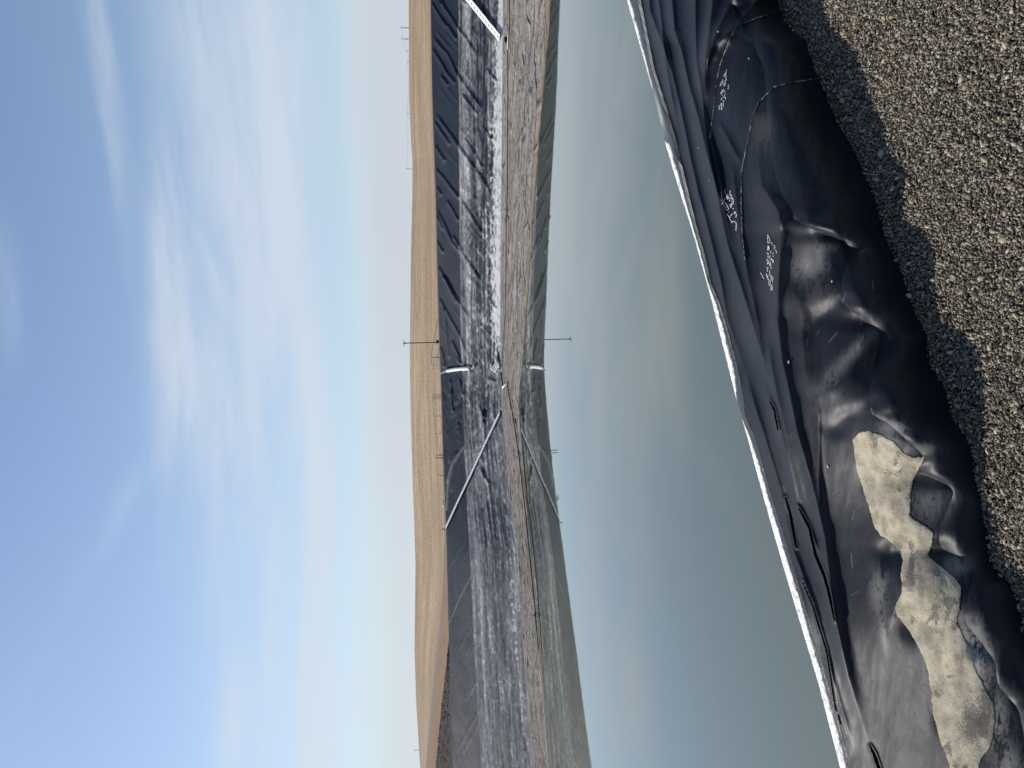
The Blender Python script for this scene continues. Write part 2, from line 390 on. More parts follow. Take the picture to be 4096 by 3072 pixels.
seams = qz4([[(560, 570), (640, 380), (740, 190), (775, 130)], [(845, 410), (930, 260)], [(690, 1165), (760, 1040), (820, 930), (930, 740)], [(900, 900), (970, 680)], [(1060, 640), (1115, 560), (1130, 520)], [(1110, 1110), (1170, 1010)], [(910, 1290), (980, 1190)], [(940, 1380), (1010, 1290)], [(1165, 1600), (1200, 1659)], [(1140, 1640), (1195, 1560)]])
sm_ = strokes_px(seams, 1.6, XP, Y); dust = np.maximum(dust, sm_ * .6 * (.5 + n2))
ridgeL = q1([[(865, 200), (868, 340)], [(862, 440), (860, 600)], [(885, 950), (888, 1150)], [(905, 1530), (850, 1659)]], 0) + q1([[(935, 780), (915, 930), (870, 990), (870, 1180)], [(780, 570), (785, 1180)], [(860, 1145), (800, 1200)]], 800)
white = np.maximum(white, strokes_px(ridgeL, 2.0, XP, Y) * .35)
# a pale curved smear on the left bank
pal = np.zeros_like(Y)
for a, b in [((590, 1120), (605, 900)), ((605, 900), (640, 760)), ((640, 760), (700, 650)), ((700, 650), (750, 585)), ((750, 585), (790, 520))]:
    a = (1500 + a[0] * .4823, 1500 + a[1] * .4823); b = (1500 + b[0] * .4823, 1500 + b[1] * .4823)
    ya, yb = a[1], b[1]; ta = solve(Cr, To, ya, a[0])[1]; tb_ = solve(Cr, To, yb, b[0])[1]
    u = np.clip((Y - ya) / (yb - ya), 0, 1); inside = (Y <= max(ya, yb)) & (Y >= min(ya, yb))
    pal = np.maximum(pal, np.where(inside, np.exp(-((TT - (ta + (tb_ - ta) * u)) / .022) ** 2), 0))
dust = np.maximum(dust, pal * .45 * (0.6 + .8 * n2))
white = np.clip(white, 0, 1)
sm = np.cumsum(np.r_[0, np.linalg.norm(np.diff(CrA, axis=0), axis=1)])
uvv = np.stack([np.broadcast_to(sm, Y.shape), TT * 22, np.zeros_like(Y)], -1)
def far_liner(g):
    d = g.attr('dust'); w = g.attr('white'); uv = g.attrv('suv')
    n = g.noise(g.vmap(uv, (0.45, 5.5, 1)), 1.0, 6, .65); nf = g.noise(g.vmap(uv, (2.2, 9, 1)), 1.0, 5, .7)
    dd = g.m('MULTIPLY', d, g.m('ADD', .35, g.m('ADD', g.m('MULTIPLY', n, .9), g.m('MULTIPLY', nf, .5))), clamp=True)
    c = g.mix(dd, (0.0105, 0.017, 0.031, 1), (0.34, 0.33, 0.33, 1))
    wf = g.m('MULTIPLY', w, g.ss(g.m('ADD', nf, g.m('MULTIPLY', w, .22)), .42, .72), clamp=True)
    c = g.mix(wf, c, (0.62, 0.61, 0.59, 1))
    r = g.m('ADD', .58, g.m('MULTIPLY', dd, .35), clamp=True)
    hh = g.m('ADD', n, nf)
    return {'Base Color': c, 'Roughness': r, 'Specular IOR Level': g.m('SUBTRACT', .20, g.m('MULTIPLY', dd, .12)), 'Normal': g.bump(hh, .5, .12)}
M_far = mat('weathered_liner', far_liner)
fl = meshobj('bank_liner', P.reshape(-1, 3), gridfaces(nT, nS), M_far, None, True,
             {'dust': dust.ravel(), 'white': white.ravel(), 'suv': uvv.reshape(-1, 3)})
tag(fl, 'wrinkled black plastic liner on the far bank, dusty below the old waterline', 'liner')
# --- exposed muddy bench
nB = 60
Tb = np.linspace(0, 1.12, nB)
Yb, TB = np.meshgrid(yA, Tb)
Pb = ToA[None] * (1 - TB[..., None]) + ShA[None] * TB[..., None]
Pb[..., 2] = np.where(TB > 1, -(TB - 1) * 2.5, Pb[..., 2])
hb_ = (fbm(Yb / 70 - TB * 3, TB * 20, 5, 41, .55) - .5) * .34 - (np.abs(fbm(Yb / 60 - TB * 5, TB * 22, 3, 42) - .5) < .03) * .05
Pb[..., 2] += hb_ * sst(0, .05, TB) * sst(1.0, .84, TB) + .02 * sst(0, .02, TB)
sb = np.stack([np.broadcast_to(sm, Yb.shape), TB * 16, np.zeros_like(Yb)], -1)
def bench_m(g):
    uv = g.attrv('suv'); tt = g.attr('tb')
    n = g.noise(g.vmap(uv, (0.30, 1.7, 1), rot=(0, 0, .10)), 1.0, 7, .68, .8); n2 = g.noise(g.vmap(uv, (1.5, 5, 1)), 1.0, 5, .65)
    c = g.mix(g.ss(n, .32, .66), (0.135, 0.115, 0.095, 1), (0.36, 0.325, 0.29, 1))
    c = g.mix(g.m('MULTIPLY', g.ss(n2, .40, .70), .8), c, (0.42, 0.375, 0.33, 1))
    v = g.add('ShaderNodeTexVoronoi', feature='DISTANCE_TO_EDGE', ins={0: g.vmap(uv, (.11, .8, 1), rot=(0, 0, .05)), 'Scale': 1.0, 'Randomness': 1.0})
    crack = g.m('SUBTRACT', 1.0, g.ss(v.outputs[0], .0, .05))
    c = g.mix(g.m('MULTIPLY', crack, .45), c, (0.09, 0.08, 0.075, 1))
    rim = g.m('MULTIPLY', g.ss(tt, .90, .97), g.ss(n2, .40, .6))
    c = g.mix(rim, c, (0.36, 0.26, 0.12, 1))
    wet = g.ss(tt, .985, 1.0)
    c = g.mix(wet, c, (0.05, 0.05, 0.04, 1))
    return {'Base Color': c, 'Roughness': .85, 'Specular IOR Level': .25, 'Normal': g.bump(g.m('ADD', n, g.m('MULTIPLY', crack, -.5)), 1.0, .7)}
M_bench = mat('dried_mud', bench_m)
bench = meshobj('mud_bench', Pb.reshape(-1, 3), gridfaces(nB, nS), M_bench, None, True, {'suv': sb.reshape(-1, 3), 'tb': TB.ravel()})
tag(bench, kind='structure')

# --- terrain beyond the crest, as adjoining sheets
sky_x = [(-600, 1620), (0, 1635), (400, 1636.5), (600, 1646), (640, 1649.5), (800, 1649), (1000, 1643.7), (1400, 1639), (1600, 1641), (1900, 1649.5), (2250, 1662), (2600, 1658), (2800, 1664), (3072, 1681), (3650, 1700)]
soil_in = [(-600, 0), (1850, 0), (2550, 0), (2600, 5.4), (2700, 18), (2800, 35), (3072, 71), (3650, 120)]      # crest - x of brush/soil line
soil_out = [(-600, 4), (1500, 3), (1850, 4), (2100, 6), (2200, 7), (2350, 15), (2500, 26), (2600, 39.5), (2800, 66), (3072, 98), (3650, 150)]
road_out = [(-600, 4.4), (1850, 4.4), (2100, 7), (2200, 12), (2350, 20), (2500, 34), (2600, 50), (2800, 77), (3072, 108), (3650, 162)]
o1 = tab(soil_in, ys); o2 = tab(soil_out, ys); o3 = tab(road_out, ys)
rs = tabx(sky_x, ys) + 1.2 * (fbm(ys / 60, ys * 0, 4, 55) - .5)
def ext(A, k):            # add the unseen stations
    R_ = []; 
    for p in Rx[::-1]: R_.append(inward(p.copy(), -k[0], zc + k[1]))
    L_ = [inward(p.copy(), -k[0], zc + k[1]) for p in Lx]
    return np.vstack([np.array(R_), A, np.array(L_)])
Cr2 = Cr.copy(); CrB = CrA.copy(); CrB[:, 2] -= .02
E0 = ext(PD(xc + 1.0, ys, Dc + .02), (.05, -.1)); E0 = CrA - np.array((0, 0, .03))
E1 = ext(PD(xc - .3 - o1, ys, Dc + 1 + 24 * sst(0, 60, o1)), (10, 0.05))
E2 = ext(PD(xc - .3 - o2, ys, Dc + 14 + 45 * sst(0, 98, o2)), (26, .3))
E3 = ext(PD(xc - .3 - o3, ys, Dc + 22 + 50 * sst(0, 98, o3)), (34, .5))
hill_rows = [E3]
nh = 46
D3 = Dc + 22 + 50 * sst(0, 98, o3); x3 = xc - .3 - o3
for i in range(1, nh + 1):
    t = i / nh
    D_ = D3 * (700.0 / D3) ** t
    x_ = x3 + (rs - x3) * (t ** 1.25)
    x_ = x_ + 2.0 * (fbm(ys / 400, ys * 0 + t * 5, 3, 61) - .5) * t * (1 - t) * 4
    hill_rows.append(ext(PD(x_, ys, D_), (34 + 560 * t ** 2, .5 + 19 * t ** 1.4)))
last = hill_rows[-1].copy()
for dd, dz in ((60, -3), (200, -20), (2500, -90)):
    d = last - ctr; d[:, 2] = 0; d /= np.linalg.norm(d, axis=1, keepdims=True)
    hill_rows.append(last + d * dd + np.array((0, 0, dz)))
def field_m(g):
    p = g.attrv('huv')
    a = g.noise(g.vmap(p, (.35, 1, 1)), 1.0, 5, .55, .3); b = g.noise(g.vmap(p, (.7, 2.6, 1)), 1.0, 6, .65, .5); c_ = g.noise(g.vmap(p, (9, 5, 1)), 1.0, 6, .75, .4); d_ = g.noise(g.vmap(p, (45, 9, 1)), 1.0, 4, .7)
    c = g.mix(g.ss(a, .35, .65), (0.30, 0.213, 0.138, 1), (0.40, 0.295, 0.195, 1))
    c = g.mix(g.m('MULTIPLY', g.ss(b, .46, .57), .62), c, (0.20, 0.15, 0.095, 1))
    c = g.mix(g.m('MULTIPLY', g.ss(c_, .40, .68), .55), c, (0.20, 0.15, 0.085, 1))
    c = g.mix(g.m('MULTIPLY', g.ss(d_, .48, .70), .5), c, (0.56, 0.44, 0.29, 1))
    return {'Base Color': c, 'Roughness': .95, 'Specular IOR Level': .1, 'Normal': g.bump(g.m('ADD', c_, d_), .5, .4)}
def soil_m(g):
    p = g.pos(); a = g.noise(p, .6, 6, .65); b = g.noise(p, 3, 4, .7)
    c = g.mix(g.ss(a, .35, .65), (0.20, 0.125, 0.080, 1), (0.28, 0.185, 0.12, 1)); c = g.mix(g.m('MULTIPLY', g.ss(b, .5, .7), .5), c, (0.12, .08, .05, 1))
    return {'Base Color': c, 'Roughness': .95, 'Specular IOR Level': .1, 'Normal': g.bump(b, .6, .2)}
def road_m(g):
    p = g.pos(); a = g.noise(p, .8, 6, .6)
    return {'Base Color': g.mix(a, (0.16, .135, .115, 1), (.215, .185, .155, 1)), 'Roughness': .95, 'Specular IOR Level': .1}
def brush_m(g):
    p = g.pos(); a = g.noise(p, .9, 6, .7); b = g.noise(p, 3.2, 4, .7)
    c = g.mix(g.ss(a, .3, .62), (0.026, .021, .021, 1), (0.075, .058, .050, 1)); c = g.mix(g.ss(b, .64, .72), c, (0.30, .23, .13, 1))
    return {'Base Color': c, 'Roughness': .95, 'Specular IOR Level': .1, 'Normal': g.bump(b, .8, .3)}
M_field = mat('stubble_field', field_m); M_soil = mat('red_soil', soil_m); M_road = mat('asphalt', road_m); M_brush = mat('burnt_scrub', brush_m)
def sheet(name, rows, m):
    R_ = np.array(rows); o = meshobj(name, R_.reshape(-1, 3), gridfaces(R_.shape[0], R_.shape[1]), m); return tag(o, kind='structure')
sheet('scrub_slope', [E0 + (E1 - E0) * t for t in (0, .33, .66, 1)], M_brush)
sheet('dirt_slope', [E1 + (E2 - E1) * t for t in (0, .5, 1)], M_soil)
sheet('road', [E2, E3], M_road)
HR = np.array(hill_rows); hn = HR.shape[0]
yy_ = np.concatenate([np.array([-600 - 12 * (i + 1) for i in range(len(Rx))])[::-1], ys, np.array([3650 + 12 * (i + 1) for i in range(len(Lx))])])
hx = proj(HR.reshape(-1, 3))[0].reshape(hn, -1); vv = np.linspace(0, 1, hn)[:, None]
HUV = np.stack([np.broadcast_to(yy_ / 400.0, (hn, len(yy_))), np.broadcast_to(vv * 4.0, (hn, len(yy_))), np.zeros((hn, len(yy_)))], -1)
hill = meshobj('hill', HR.reshape(-1, 3), gridfaces(*HR.shape[:2]), M_field, None, True, {'huv': HUV.reshape(-1, 3)}); tag(hill, kind='structure')

# ================================================================== WATER
def water_m(g):
    p = g.pos()
    n = g.noise(g.vmap(p, (1, .7, 1)), 1.3, 3, .5); nn = g.noise(p, .16, 3, .5)
    murk = g.mix(g.noise(p, .05, 3, .5), (0.088, 0.100, 0.068, 1), (0.106, 0.118, 0.080, 1))
    nrm = g.bump(g.m('ADD', g.m('MULTIPLY', n, .004), g.m('MULTIPLY', nn, .010)), .12, 1.0)
    fr = g.add('ShaderNodeFresnel', ins={'IOR': 1.50, 'Normal': nrm}).outputs[0]
    fr = g.m('ADD', g.m('MULTIPLY', fr, 1.62), .02, clamp=True)
    df = g.add('ShaderNodeBsdfDiffuse', ins={'Color': murk}); gl = g.add('ShaderNodeBsdfGlossy', ins={'Color': (.90, .90, .875, 1), 'Roughness': .02, 'Normal': nrm})
    mx = g.add('ShaderNodeMixShader', ins={0: fr}); g.l.new(df.outputs[0], mx.inputs[1]); g.l.new(gl.outputs[0], mx.inputs[2])
    g.l.new(mx.outputs[0], g.n['Material Output'].inputs[0])
M_water = mat('water', water_m)
wv = [(-94, -62, 0), (94, 66, 0), (94, 90, 0), (40, 110, 0), (-40, 100, 0), (-96, 70, 0)]
water = meshobj('water', np.array(wv), [(0, 1, 2, 3, 4, 5)], M_water, None, False); tag(water, kind='structure')

# ================================================================== NEAR LINER over the berm, traced row by row
GZ = EYE - 1.5
xg_T = [(-60, 1662), (8, 1682), (52, 1700), (86, 1739), (138, 1760), (169, 1773), (216, 1791), (260, 1809), (312, 1841), (372, 1867), (427, 1892), (513, 1917), (578, 1947), (634, 1966), (699, 1989), (731, 2007), (777, 2008), (839, 2044), (897, 2057), (953, 2096), (1000, 2104), (1100, 2125), (1202, 2139), (1231, 2151), (1265, 2188), (1347, 2212), (1450, 2240), (1560, 2275), (1700, 2310)]
xt_T = [(-60, 1545), (0, 1575), (80, 1622), (150, 1650), (250, 1657), (350, 1668), (430, 1690), (470, 1708), (500, 1765), (525, 1829), (560, 1827), (600, 1820), (650, 1813), (690, 1862), (717, 1902), (760, 1896), (800, 1886), (850, 1877), (897, 1882), (915, 1922), (945, 1952), (985, 1999), (1015, 1972), (1040, 2035), (1058, 2063), (1100, 2048), (1140, 2032), (1180, 2028), (1207, 2080), (1240, 2099), (1290, 2090), (1340, 2082), (1385, 2118), (1430, 2150), (1480, 2155), (1530, 2200), (1600, 2215), (1659, 2235), (1700, 2245)]
xo_T = [(-60, 1338), (0, 1354), (100, 1383), (210, 1414), (305, 1436), (390, 1461), (510, 1499), (640, 1535), (740, 1560), (860, 1590), (950, 1616), (1080, 1651), (1220, 1691), (1340, 1727), (1480, 1769), (1659, 1815), (1760, 1843)]
gap_T = [(-60, 1366), (0, 1384), (146, 1413), (293, 1458), (381, 1479), (486, 1504), (545, 1521), (612, 1536), (654, 1554), (714, 1572), (784, 1590), (810, 1597), (900, 1612), (950, 1632), (1080, 1668), (1220, 1712), (1340, 1748), (1480, 1789), (1659, 1838), (1760, 1865)]
DY = 2.6
yn = np.arange(-760, 2460, DY)
NXs = [150, 250, 26, 60]          # cells: face, top, rim sheet, skirt
xg = tabx(xg_T, yn); xt = tabx(xt_T, yn); xo = tabx(xo_T, yn); xgap = tabx(gap_T, yn)
def smooth1(a, s):
    k = np.exp(-0.5 * (np.arange(-int(4 * s), int(4 * s) + 1) / s) ** 2); k /= k.sum()
    return np.convolve(np.pad(a, len(k) // 2, mode='edge'), k, 'valid')
xt = smooth1(xt, 2.8); xg = smooth1(xg, 1.5) + 3.0 * (fbm(yn / 14, yn * 0, 3, 71) - .5) * 2
Dg = (PZ(xg * K, yn * K, np.full(len(yn), GZ)))[:, 1]
rt = ray(xt * K, yn * K)
zt = np.minimum(1.5 + (Dg + .055) * rt[:, 2], .235)          # height of the shoulder so that the face never overhangs much
zt = smooth1(np.maximum(zt, .05), 5)
HB = .27
def mpp(x, y):           # metres of height per display pixel at that place
    r = ray(x * K, y * K); D = -(1.5 - .2) / r[..., 2]
    return D * K / F
xtS = smooth1(xt, 34); ztS = smooth1(zt, 34); rateS = np.minimum(2.3 / 150, .62 * mpp(xtS, yn) / np.maximum(HB - ztS, .01))
def dseg(X, Yv, pts):
    best = np.full(X.shape, 1e9); side = np.zeros(X.shape); U = np.zeros(X.shape)
    L = 0; pts = [np.array(p, float) for p in pts]; tot_ = sum(np.linalg.norm(b - a) for a, b in zip(pts, pts[1:]))
    for a, b in zip(pts, pts[1:]):
        v = b - a; l = np.linalg.norm(v)
        u = np.clip(((X - a[0]) * v[0] + (Yv - a[1]) * v[1]) / (l * l), 0, 1)
        dx = X - (a[0] + u * v[0]); dy = Yv - (a[1] + u * v[1]); d = np.hypot(dx, dy)
        k = d < best; sgv = 1.0 if pts[-1][1] >= pts[0][1] else -1.0
        best = np.where(k, d, best); side = np.where(k, np.sign(v[1] * dx - v[0] * dy) * sgv, side); U = np.where(k, (L + u * l) / tot_, U); L += l
    return best, side, U
# folds: points, width near side (px, toward the gravel), width far side, k (share of the line-of-sight slope)
RID = [
 ([(1398, -40), (1405, 26), (1434, 104), (1452, 156), (1473, 247), (1491, 338), (1510, 422), (1520, 456), (1541, 539), (1557, 607), (1570, 685), (1604, 784), (1630, 850)], 4, 13, .75),
 ([(1418, -40), (1429, 52), (1442, 164), (1455, 230), (1468, 300)], 4, 9, .6),
 ([(1450, -50), (1452, 5), (1457, 65), (1473, 112), (1489, 187), (1510, 260), (1525, 325), (1546, 400), (1556, 456), (1573, 532), (1599, 612), (1625, 698), (1656, 800), (1700, 900)], 5, 18, .8),
 ([(1502, -40), (1502, 26), (1504, 130), (1517, 208), (1525, 286), (1536, 351), (1548, 410), (1562, 440), (1580, 520), (1600, 580)], 5, 16, .7),
 ([(1542, -30), (1538, 16), (1530, 78), (1523, 135), (1523, 182), (1528, 240)], 8, 14, .7),
 ([(1600, -30), (1580, 3), (1551, 65), (1530, 125), (1524, 170)], 10, 14, .7),
 ([(1660, -20), (1635, 0), (1595, 47), (1560, 85), (1545, 110)], 11, 12, .6),
 ([(1549, 255), (1575, 305), (1603, 357)], 4, 16, .5),
 ([(1569, 312), (1582, 365), (1590, 432), (1600, 520), (1619, 612), (1640, 711), (1651, 810)], 7, 20, .55),
 ([(1632, 260), (1637, 338), (1645, 400), (1682, 456), (1690, 508), (1682, 586), (1679, 690), (1690, 780), (1700, 823), (1721, 931), (1748, 1025), (1781, 1159), (1804, 1336), (1830, 1455), (1875, 1605), (1900, 1700)], 10, 26, .75),
 ([(1601, 772), (1619, 837), (1652, 944), (1684, 1051), (1713, 1186), (1760, 1310), (1790, 1400)], 5, 20, .7),
 ([(1641, 810), (1662, 855), (1697, 971), (1724, 1092), (1767, 1186), (1790, 1240)], 4, 16, .8),
 ([(1655, 700), (1665, 780), (1680, 860), (1705, 960), (1730, 1050), (1752, 1130)], 6, 18, .6),
 ([(1762, 800), (1765, 845), (1767, 890), (1770, 1046), (1776, 1130)], 4, 8, .45),
 ([(1735, 1260), (1760, 1340), (1790, 1430), (1820, 1540), (1850, 1640)], 6, 16, .6),
 ([(1700, 1180), (1735, 1300), (1765, 1410), (1795, 1520), (1820, 1600)], 4, 9, .5),
 ([(1760, 540), (1790, 535), (1829, 524)], 30, 40, .12),
 ([(1757, 870), (1800, 835), (1850, 780), (1902, 717)], 18, 26, .42),
 ([(1708, 600), (1730, 680), (1738, 780), (1745, 860)], 12, 20, .35),
 ([(1700, 120), (1740, 100), (1790, 80)], 30, 30, .12),
 ([(1700, 400), (1780, 380), (1850, 370)], 25, 40, .10),
 ([(1850, 930), (1900, 940), (1960, 955), (1999, 985)], 22, 26, .42),
 ([(1900, 1130), (1960, 1110), (2010, 1080), (2063, 1058), (2110, 1045)], 20, 34, .50),
 ([(1940, 1300), (1990, 1270), (2040, 1240), (2099, 1235), (2140, 1228)], 22, 32, .50),
 ([(2030, 1430), (2080, 1420), (2150, 1440), (2190, 1440)], 24, 34, .45),
 ([(2080, 820), (2000, 850), (1960, 862), (1905, 850)], 5, 8, .18),
 ([(1650, 60), (1700, 110), (1770, 150)], 10, 20, .15),
 ([(2030, 1020), (1985, 1026), (1930, 1034), (1850, 1052)], 18, 22, -.42), ([(2075, 1176), (2025, 1182), (1970, 1190), (1880, 1204)], 20, 24, -.48),
 ([(2130, 1332), (2085, 1340), (2020, 1350), (1930, 1366)], 20, 24, -.42), ([(1925, 862), (1880, 872), (1830, 900), (1780, 950)], 18, 22, -.40),
 ([(1860, 640), (1815, 652), (1770, 690), (1720, 750)], 18, 24, -.40), ([(1750, 470), (1715, 478), (1690, 500), (1660, 540)], 12, 16, -.30), ([(2190, 1520), (2150, 1530), (2080, 1545), (2000, 1560)], 18, 22, -.35),
 ([(1700, 230), (1760, 250), (1800, 262)], 14, 20, .10),
]
WELD = [[(1681, 26), (1635, 39), (1595, 55), (1580, 78), (1556, 141), (1546, 195), (1541, 247), (1534, 302)],
        [(1773, 169), (1713, 178), (1674, 187), (1640, 221), (1627, 253), (1614, 312), (1603, 370), (1602, 432), (1604, 510), (1610, 560)]]
SLIT = [([(1724, 1094), (1748, 1137), (1762, 1197), (1782, 1245), (1793, 1287), (1803, 1341)], 4.0),
        ([(1697, 1073), (1708, 1110), (1721, 1183)], 2.6), ([(1662, 864), (1673, 885), (1681, 930)], 1.8),
        ([(1880, 1611), (1890, 1632), (1901, 1665), (1915, 1700)], 4.5), ([(1733, 1253), (1756, 1307), (1785, 1401), (1804, 1523), (1824, 1585)], 1.3)]
def Hfun(X, Yv, xg_, xt_, xo_, zt_):
    """height above the gravel of the draped sheet at display pixel X,Yv"""
    s = np.clip((xg_ - X) / np.maximum(xg_ - xt_, 1), 0, 1)
    face = zt_ * (1 - (1 - s) ** 1.6)
    w = np.clip(xt_ - X, 0, None)
    xS = np.interp(Yv, yn, xtS); zS = np.interp(Yv, yn, ztS); rS = np.interp(Yv, yn, rateS)
    wS = xS - X
    topS = zS + (HB - zS) * (1 - np.exp(-np.maximum(wS, -60) * rS))
    S0 = zS + (HB - zS) * (1 - np.exp(-np.maximum(xS - xt_, -60) * rS))     # smooth surface right at the shoulder
    top = topS + (zt_ - S0) * np.exp(-(w / 75.0) ** 1.3)
    z = np.where(X >= xt_, face, top)
    m = mpp(X, Yv)
    acc = 0
    for pts, wn, wf, k in RID:
        y0 = min(p[1] for p in pts) - 60; y1 = max(p[1] for p in pts) + 60; x0 = min(p[0] for p in pts) - 90; x1 = max(p[0] for p in pts) + 90
        sel = (Yv > y0) & (Yv < y1) & (X > x0) & (X < x1)
        if not sel.any(): continue
        d, sd_, U = dseg(X[sel], Yv[sel], pts)
        ww = np.where(sd_ > 0, wn, wf)
        taper = sst(0, .22, U) * sst(1, .75, U) if pts[0][1] > 0 else sst(1, .72, U)
        big = wn < 15; wn2 = wn * (1.9 if big else 1.3); ww = np.where(sd_ > 0, wn2, wf * 1.15)
        z[sel] += k * min(wn2, wf) * m[sel] * (1.25 if big else .85) * np.exp(-(d / ww) ** (1.4 if big else 1.9) * 1.1) * taper
    for pts in WELD:
        d, sd_, U = dseg(X, Yv, pts)
        z += .0022 * np.exp(-(d / 2.0) ** 2) * sst(0, .03, U)
    # low soft billows
    z += m * 3.2 * (fbm(X / 55, Yv / 170, 3, 81) - .5) + m * 1.2 * (fbm(X / 14, Yv / 60, 3, 82) - .5) * sst(xg_, xg_ - 60, X)
    z += m * 2.2 * (fbm(X / 40, Yv / 60, 3, 83) - .5) * sst(xt_ + 20, xt_ + 60, X) * sst(0, 20, xg_ - X)
    return z
def rowfill(a, b, n, endpoint=False): return a[:, None] + (b - a)[:, None] * np.linspace(0, 1, n, endpoint=endpoint)[None]
# main sheet from under the gravel to the black gap
Xf = np.concatenate([rowfill(xg + 14, xg, 8), rowfill(xg, xt, NXs[0]), rowfill(xt, xgap, NXs[1], True)], 1)
Yf = np.broadcast_to(yn[:, None], Xf.shape).copy()
Hm = Hfun(Xf, Yf, xg[:, None], xt[:, None], xo[:, None], zt[:, None])
Hm -= np.clip((Xf - xg[:, None]) / 14, 0, 1) * .04
void = np.zeros_like(Hm)
for pts, w in SLIT:
    d, sd_, U = dseg(Xf, Yf, pts)
    ww = w * .62 * np.sin(np.clip(U, 0, 1) * math.pi) ** .5 + .05
    e = sst(ww * 1.1, ww * .5, d)
    Hm -= e * .035; Hm += .003 * np.exp(-((d - ww - 2) / 3) ** 2)
def topoint(X, Yv, Hh): return PZ(X * K, Yv * K, GZ + Hh)
Pm = topoint(Xf, Yf, Hm)
# dust and dirt on the sheet, plus painted light on some folds
dn_ = fbm(Xf / 9, Yf / 26, 5, 91, .6); dn2 = fbm(Xf / 3.5, Yf / 7, 4, 92, .65)
dust_lit_n = .008 + .035 * sst(.42, .75, fbm(Xf / 120, Yf / 160, 4, 93)) * sst(xt[:, None] + 10, xt[:, None] - 30, Xf)
def patch(cx, cy, rx, ry, amp, thr=.5, rot=0.0):
    c_, s_ = math.cos(rot), math.sin(rot); X_ = Xf - cx; Y_ = Yf - cy
    a = (X_ * c_ + Y_ * s_) / rx; b = (-X_ * s_ + Y_ * c_) / ry
    e = np.exp(-(a * a + b * b) * 1.2)
    return amp * e * sst(thr - .07, thr + .11, dn_ * .55 + dn2 * .45 + .12 * e)
dust_lit_n += patch(1898, 1275, 20, 48, .42, .50) + patch(1912, 1390, 10, 50, .8, .47, -.15) + patch(1930, 1340, 8, 40, .6, .47, .35)
dust_lit_n += patch(1940, 1560, 16, 60, .3, .52) + patch(1960, 1640, 30, 40, .3, .52) + patch(1996, 1480, 14, 90, .5, .5)
dust_lit_n += patch(2095, 1400, 36, 70, .7, .5, -.3) + patch(2150, 1560, 26, 60, .6, .5) + patch(2180, 1650, 30, 50, .5, .5)
dust_lit_n += patch(1750, 568, 42, 34, .55, .40, -.5) + patch(1835, 770, 16, 90, .40, .42, .75) + patch(1775, 640, 50, 36, .10, .5) + patch(1800, 880, 60, 60, .06, .5)  # first two paint the sunlit highlight on a hump and a ridge
dust_lit_n += patch(1930, 925, 34, 20, .6, .47) + patch(1990, 970, 40, 14, .4, .47) + patch(2015, 1095, 44, 34, .45, .42) + patch(2066, 1222, 30, 26, .6, .44) + patch(2110, 1440, 34, 44, .5, .44)  # last three paint the lit grey tops of the lobes
dust_lit_n += patch(1760, 1420, 16, 110, .35, .50) + patch(1860, 1560, 40, 100, .10, .5) + patch(1650, 280, 26, 60, .10, .5)
scr = np.zeros_like(dust_lit_n); r_ = np.random.default_rng(5)
for _ in range(60):
    cx = r_.uniform(1690, 1900); cy = r_.uniform(520, 1650); a_ = r_.normal(-1.0, .5); L_ = r_.uniform(5, 16)
    if cx < np.interp(cy, [0, 1659], [1600, 1900]): continue
    sel = (np.abs(Xf - cx) < 20) & (np.abs(Yf - cy) < 20)
    d, _, _ = dseg(Xf[sel], Yf[sel], [(cx - L_ * math.cos(a_), cy - L_ * math.sin(a_)), (cx + L_ * math.cos(a_), cy + L_ * math.sin(a_))])
    scr[sel] = np.maximum(scr[sel], np.exp(-(d / 1.1) ** 2) * r_.uniform(.1, .35))
dust_lit_n = np.clip(dust_lit_n + scr, 0, 1)
def near_liner(g):
    d = g.attr('dust'); p = g.pos()  # attribute holds dust and the painted fold light
    n = g.noise(p, 14, 5, .6); n2 = g.noise(p, 120, 4, .7); n3 = g.noise(g.vmap(p, (40, 6, 40), rot=(0, 0, .6)), 1, 4, .6)
    dd = g.m('MULTIPLY', d, g.m('ADD', .45, g.m('ADD', g.m('MULTIPLY', n, .4), g.m('MULTIPLY', n2, .7))), clamp=True)
    c = g.mix(dd, (0.0060, 0.0080, 0.0140, 1), (0.31, 0.295, 0.27, 1))
    r = g.m('ADD', g.m('ADD', .39, g.m('MULTIPLY', n, .12)), g.m('MULTIPLY', dd, .45), clamp=True)
    b1 = g.bump(g.noise(p, 7, 3, .5), .10, .02)
    return {'Base Color': c, 'Roughness': r, 'IOR': 1.27, 'Specular IOR Level': g.m('SUBTRACT', .56, g.m('MULTIPLY', dd, .3)), 'Normal': g.bump(g.m('ADD', n3, n2), .05, .003, b1)}
M_near = mat('black_plastic', near_liner)
liner = meshobj('plastic_liner', Pm.reshape(-1, 3), gridfaces(*Xf.shape), M_near, None, True, {'dust': dust_lit_n.ravel()})
tag(liner, 'creased black plastic liner draped over the berm beside the gravel', 'liner')
# curled edge of the older sheet beyond the gap, then the slope down to the water
gw = tab([(-60, 6.5), (0, 6.5), (300, 6.5), (560, 6), (660, 3.5), (760, 1.6), (800, .6), (2000, .4)], yn)
xr = xgap - gw
Xr = rowfill(xr, xo, NXs[2], True); Yr = np.broadcast_to(yn[:, None], Xr.shape).copy()
Hg = Hm[:, -1]                                        # height where the main sheet stops
mr = mpp(Xr, Yr); tt_ = (xr[:, None] - Xr) / (xr - xo)[:, None]
lift = Hg + gw * mpp(xr, yn) * .9
Hr = lift[:, None] * np.ones_like(Xr) + mr * 3.0 * (fbm(tt_ * 4, Yr / 40, 4, 101) - .5) + mr * 1.4 * (fbm(tt_ * 9, Yr / 9, 3, 102) - .5)
Hr -= (HB * .15) * tt_ ** 2
Pr = topoint(Xr, Yr, Hr)
e2 = np.array((-.56, .83, 0))
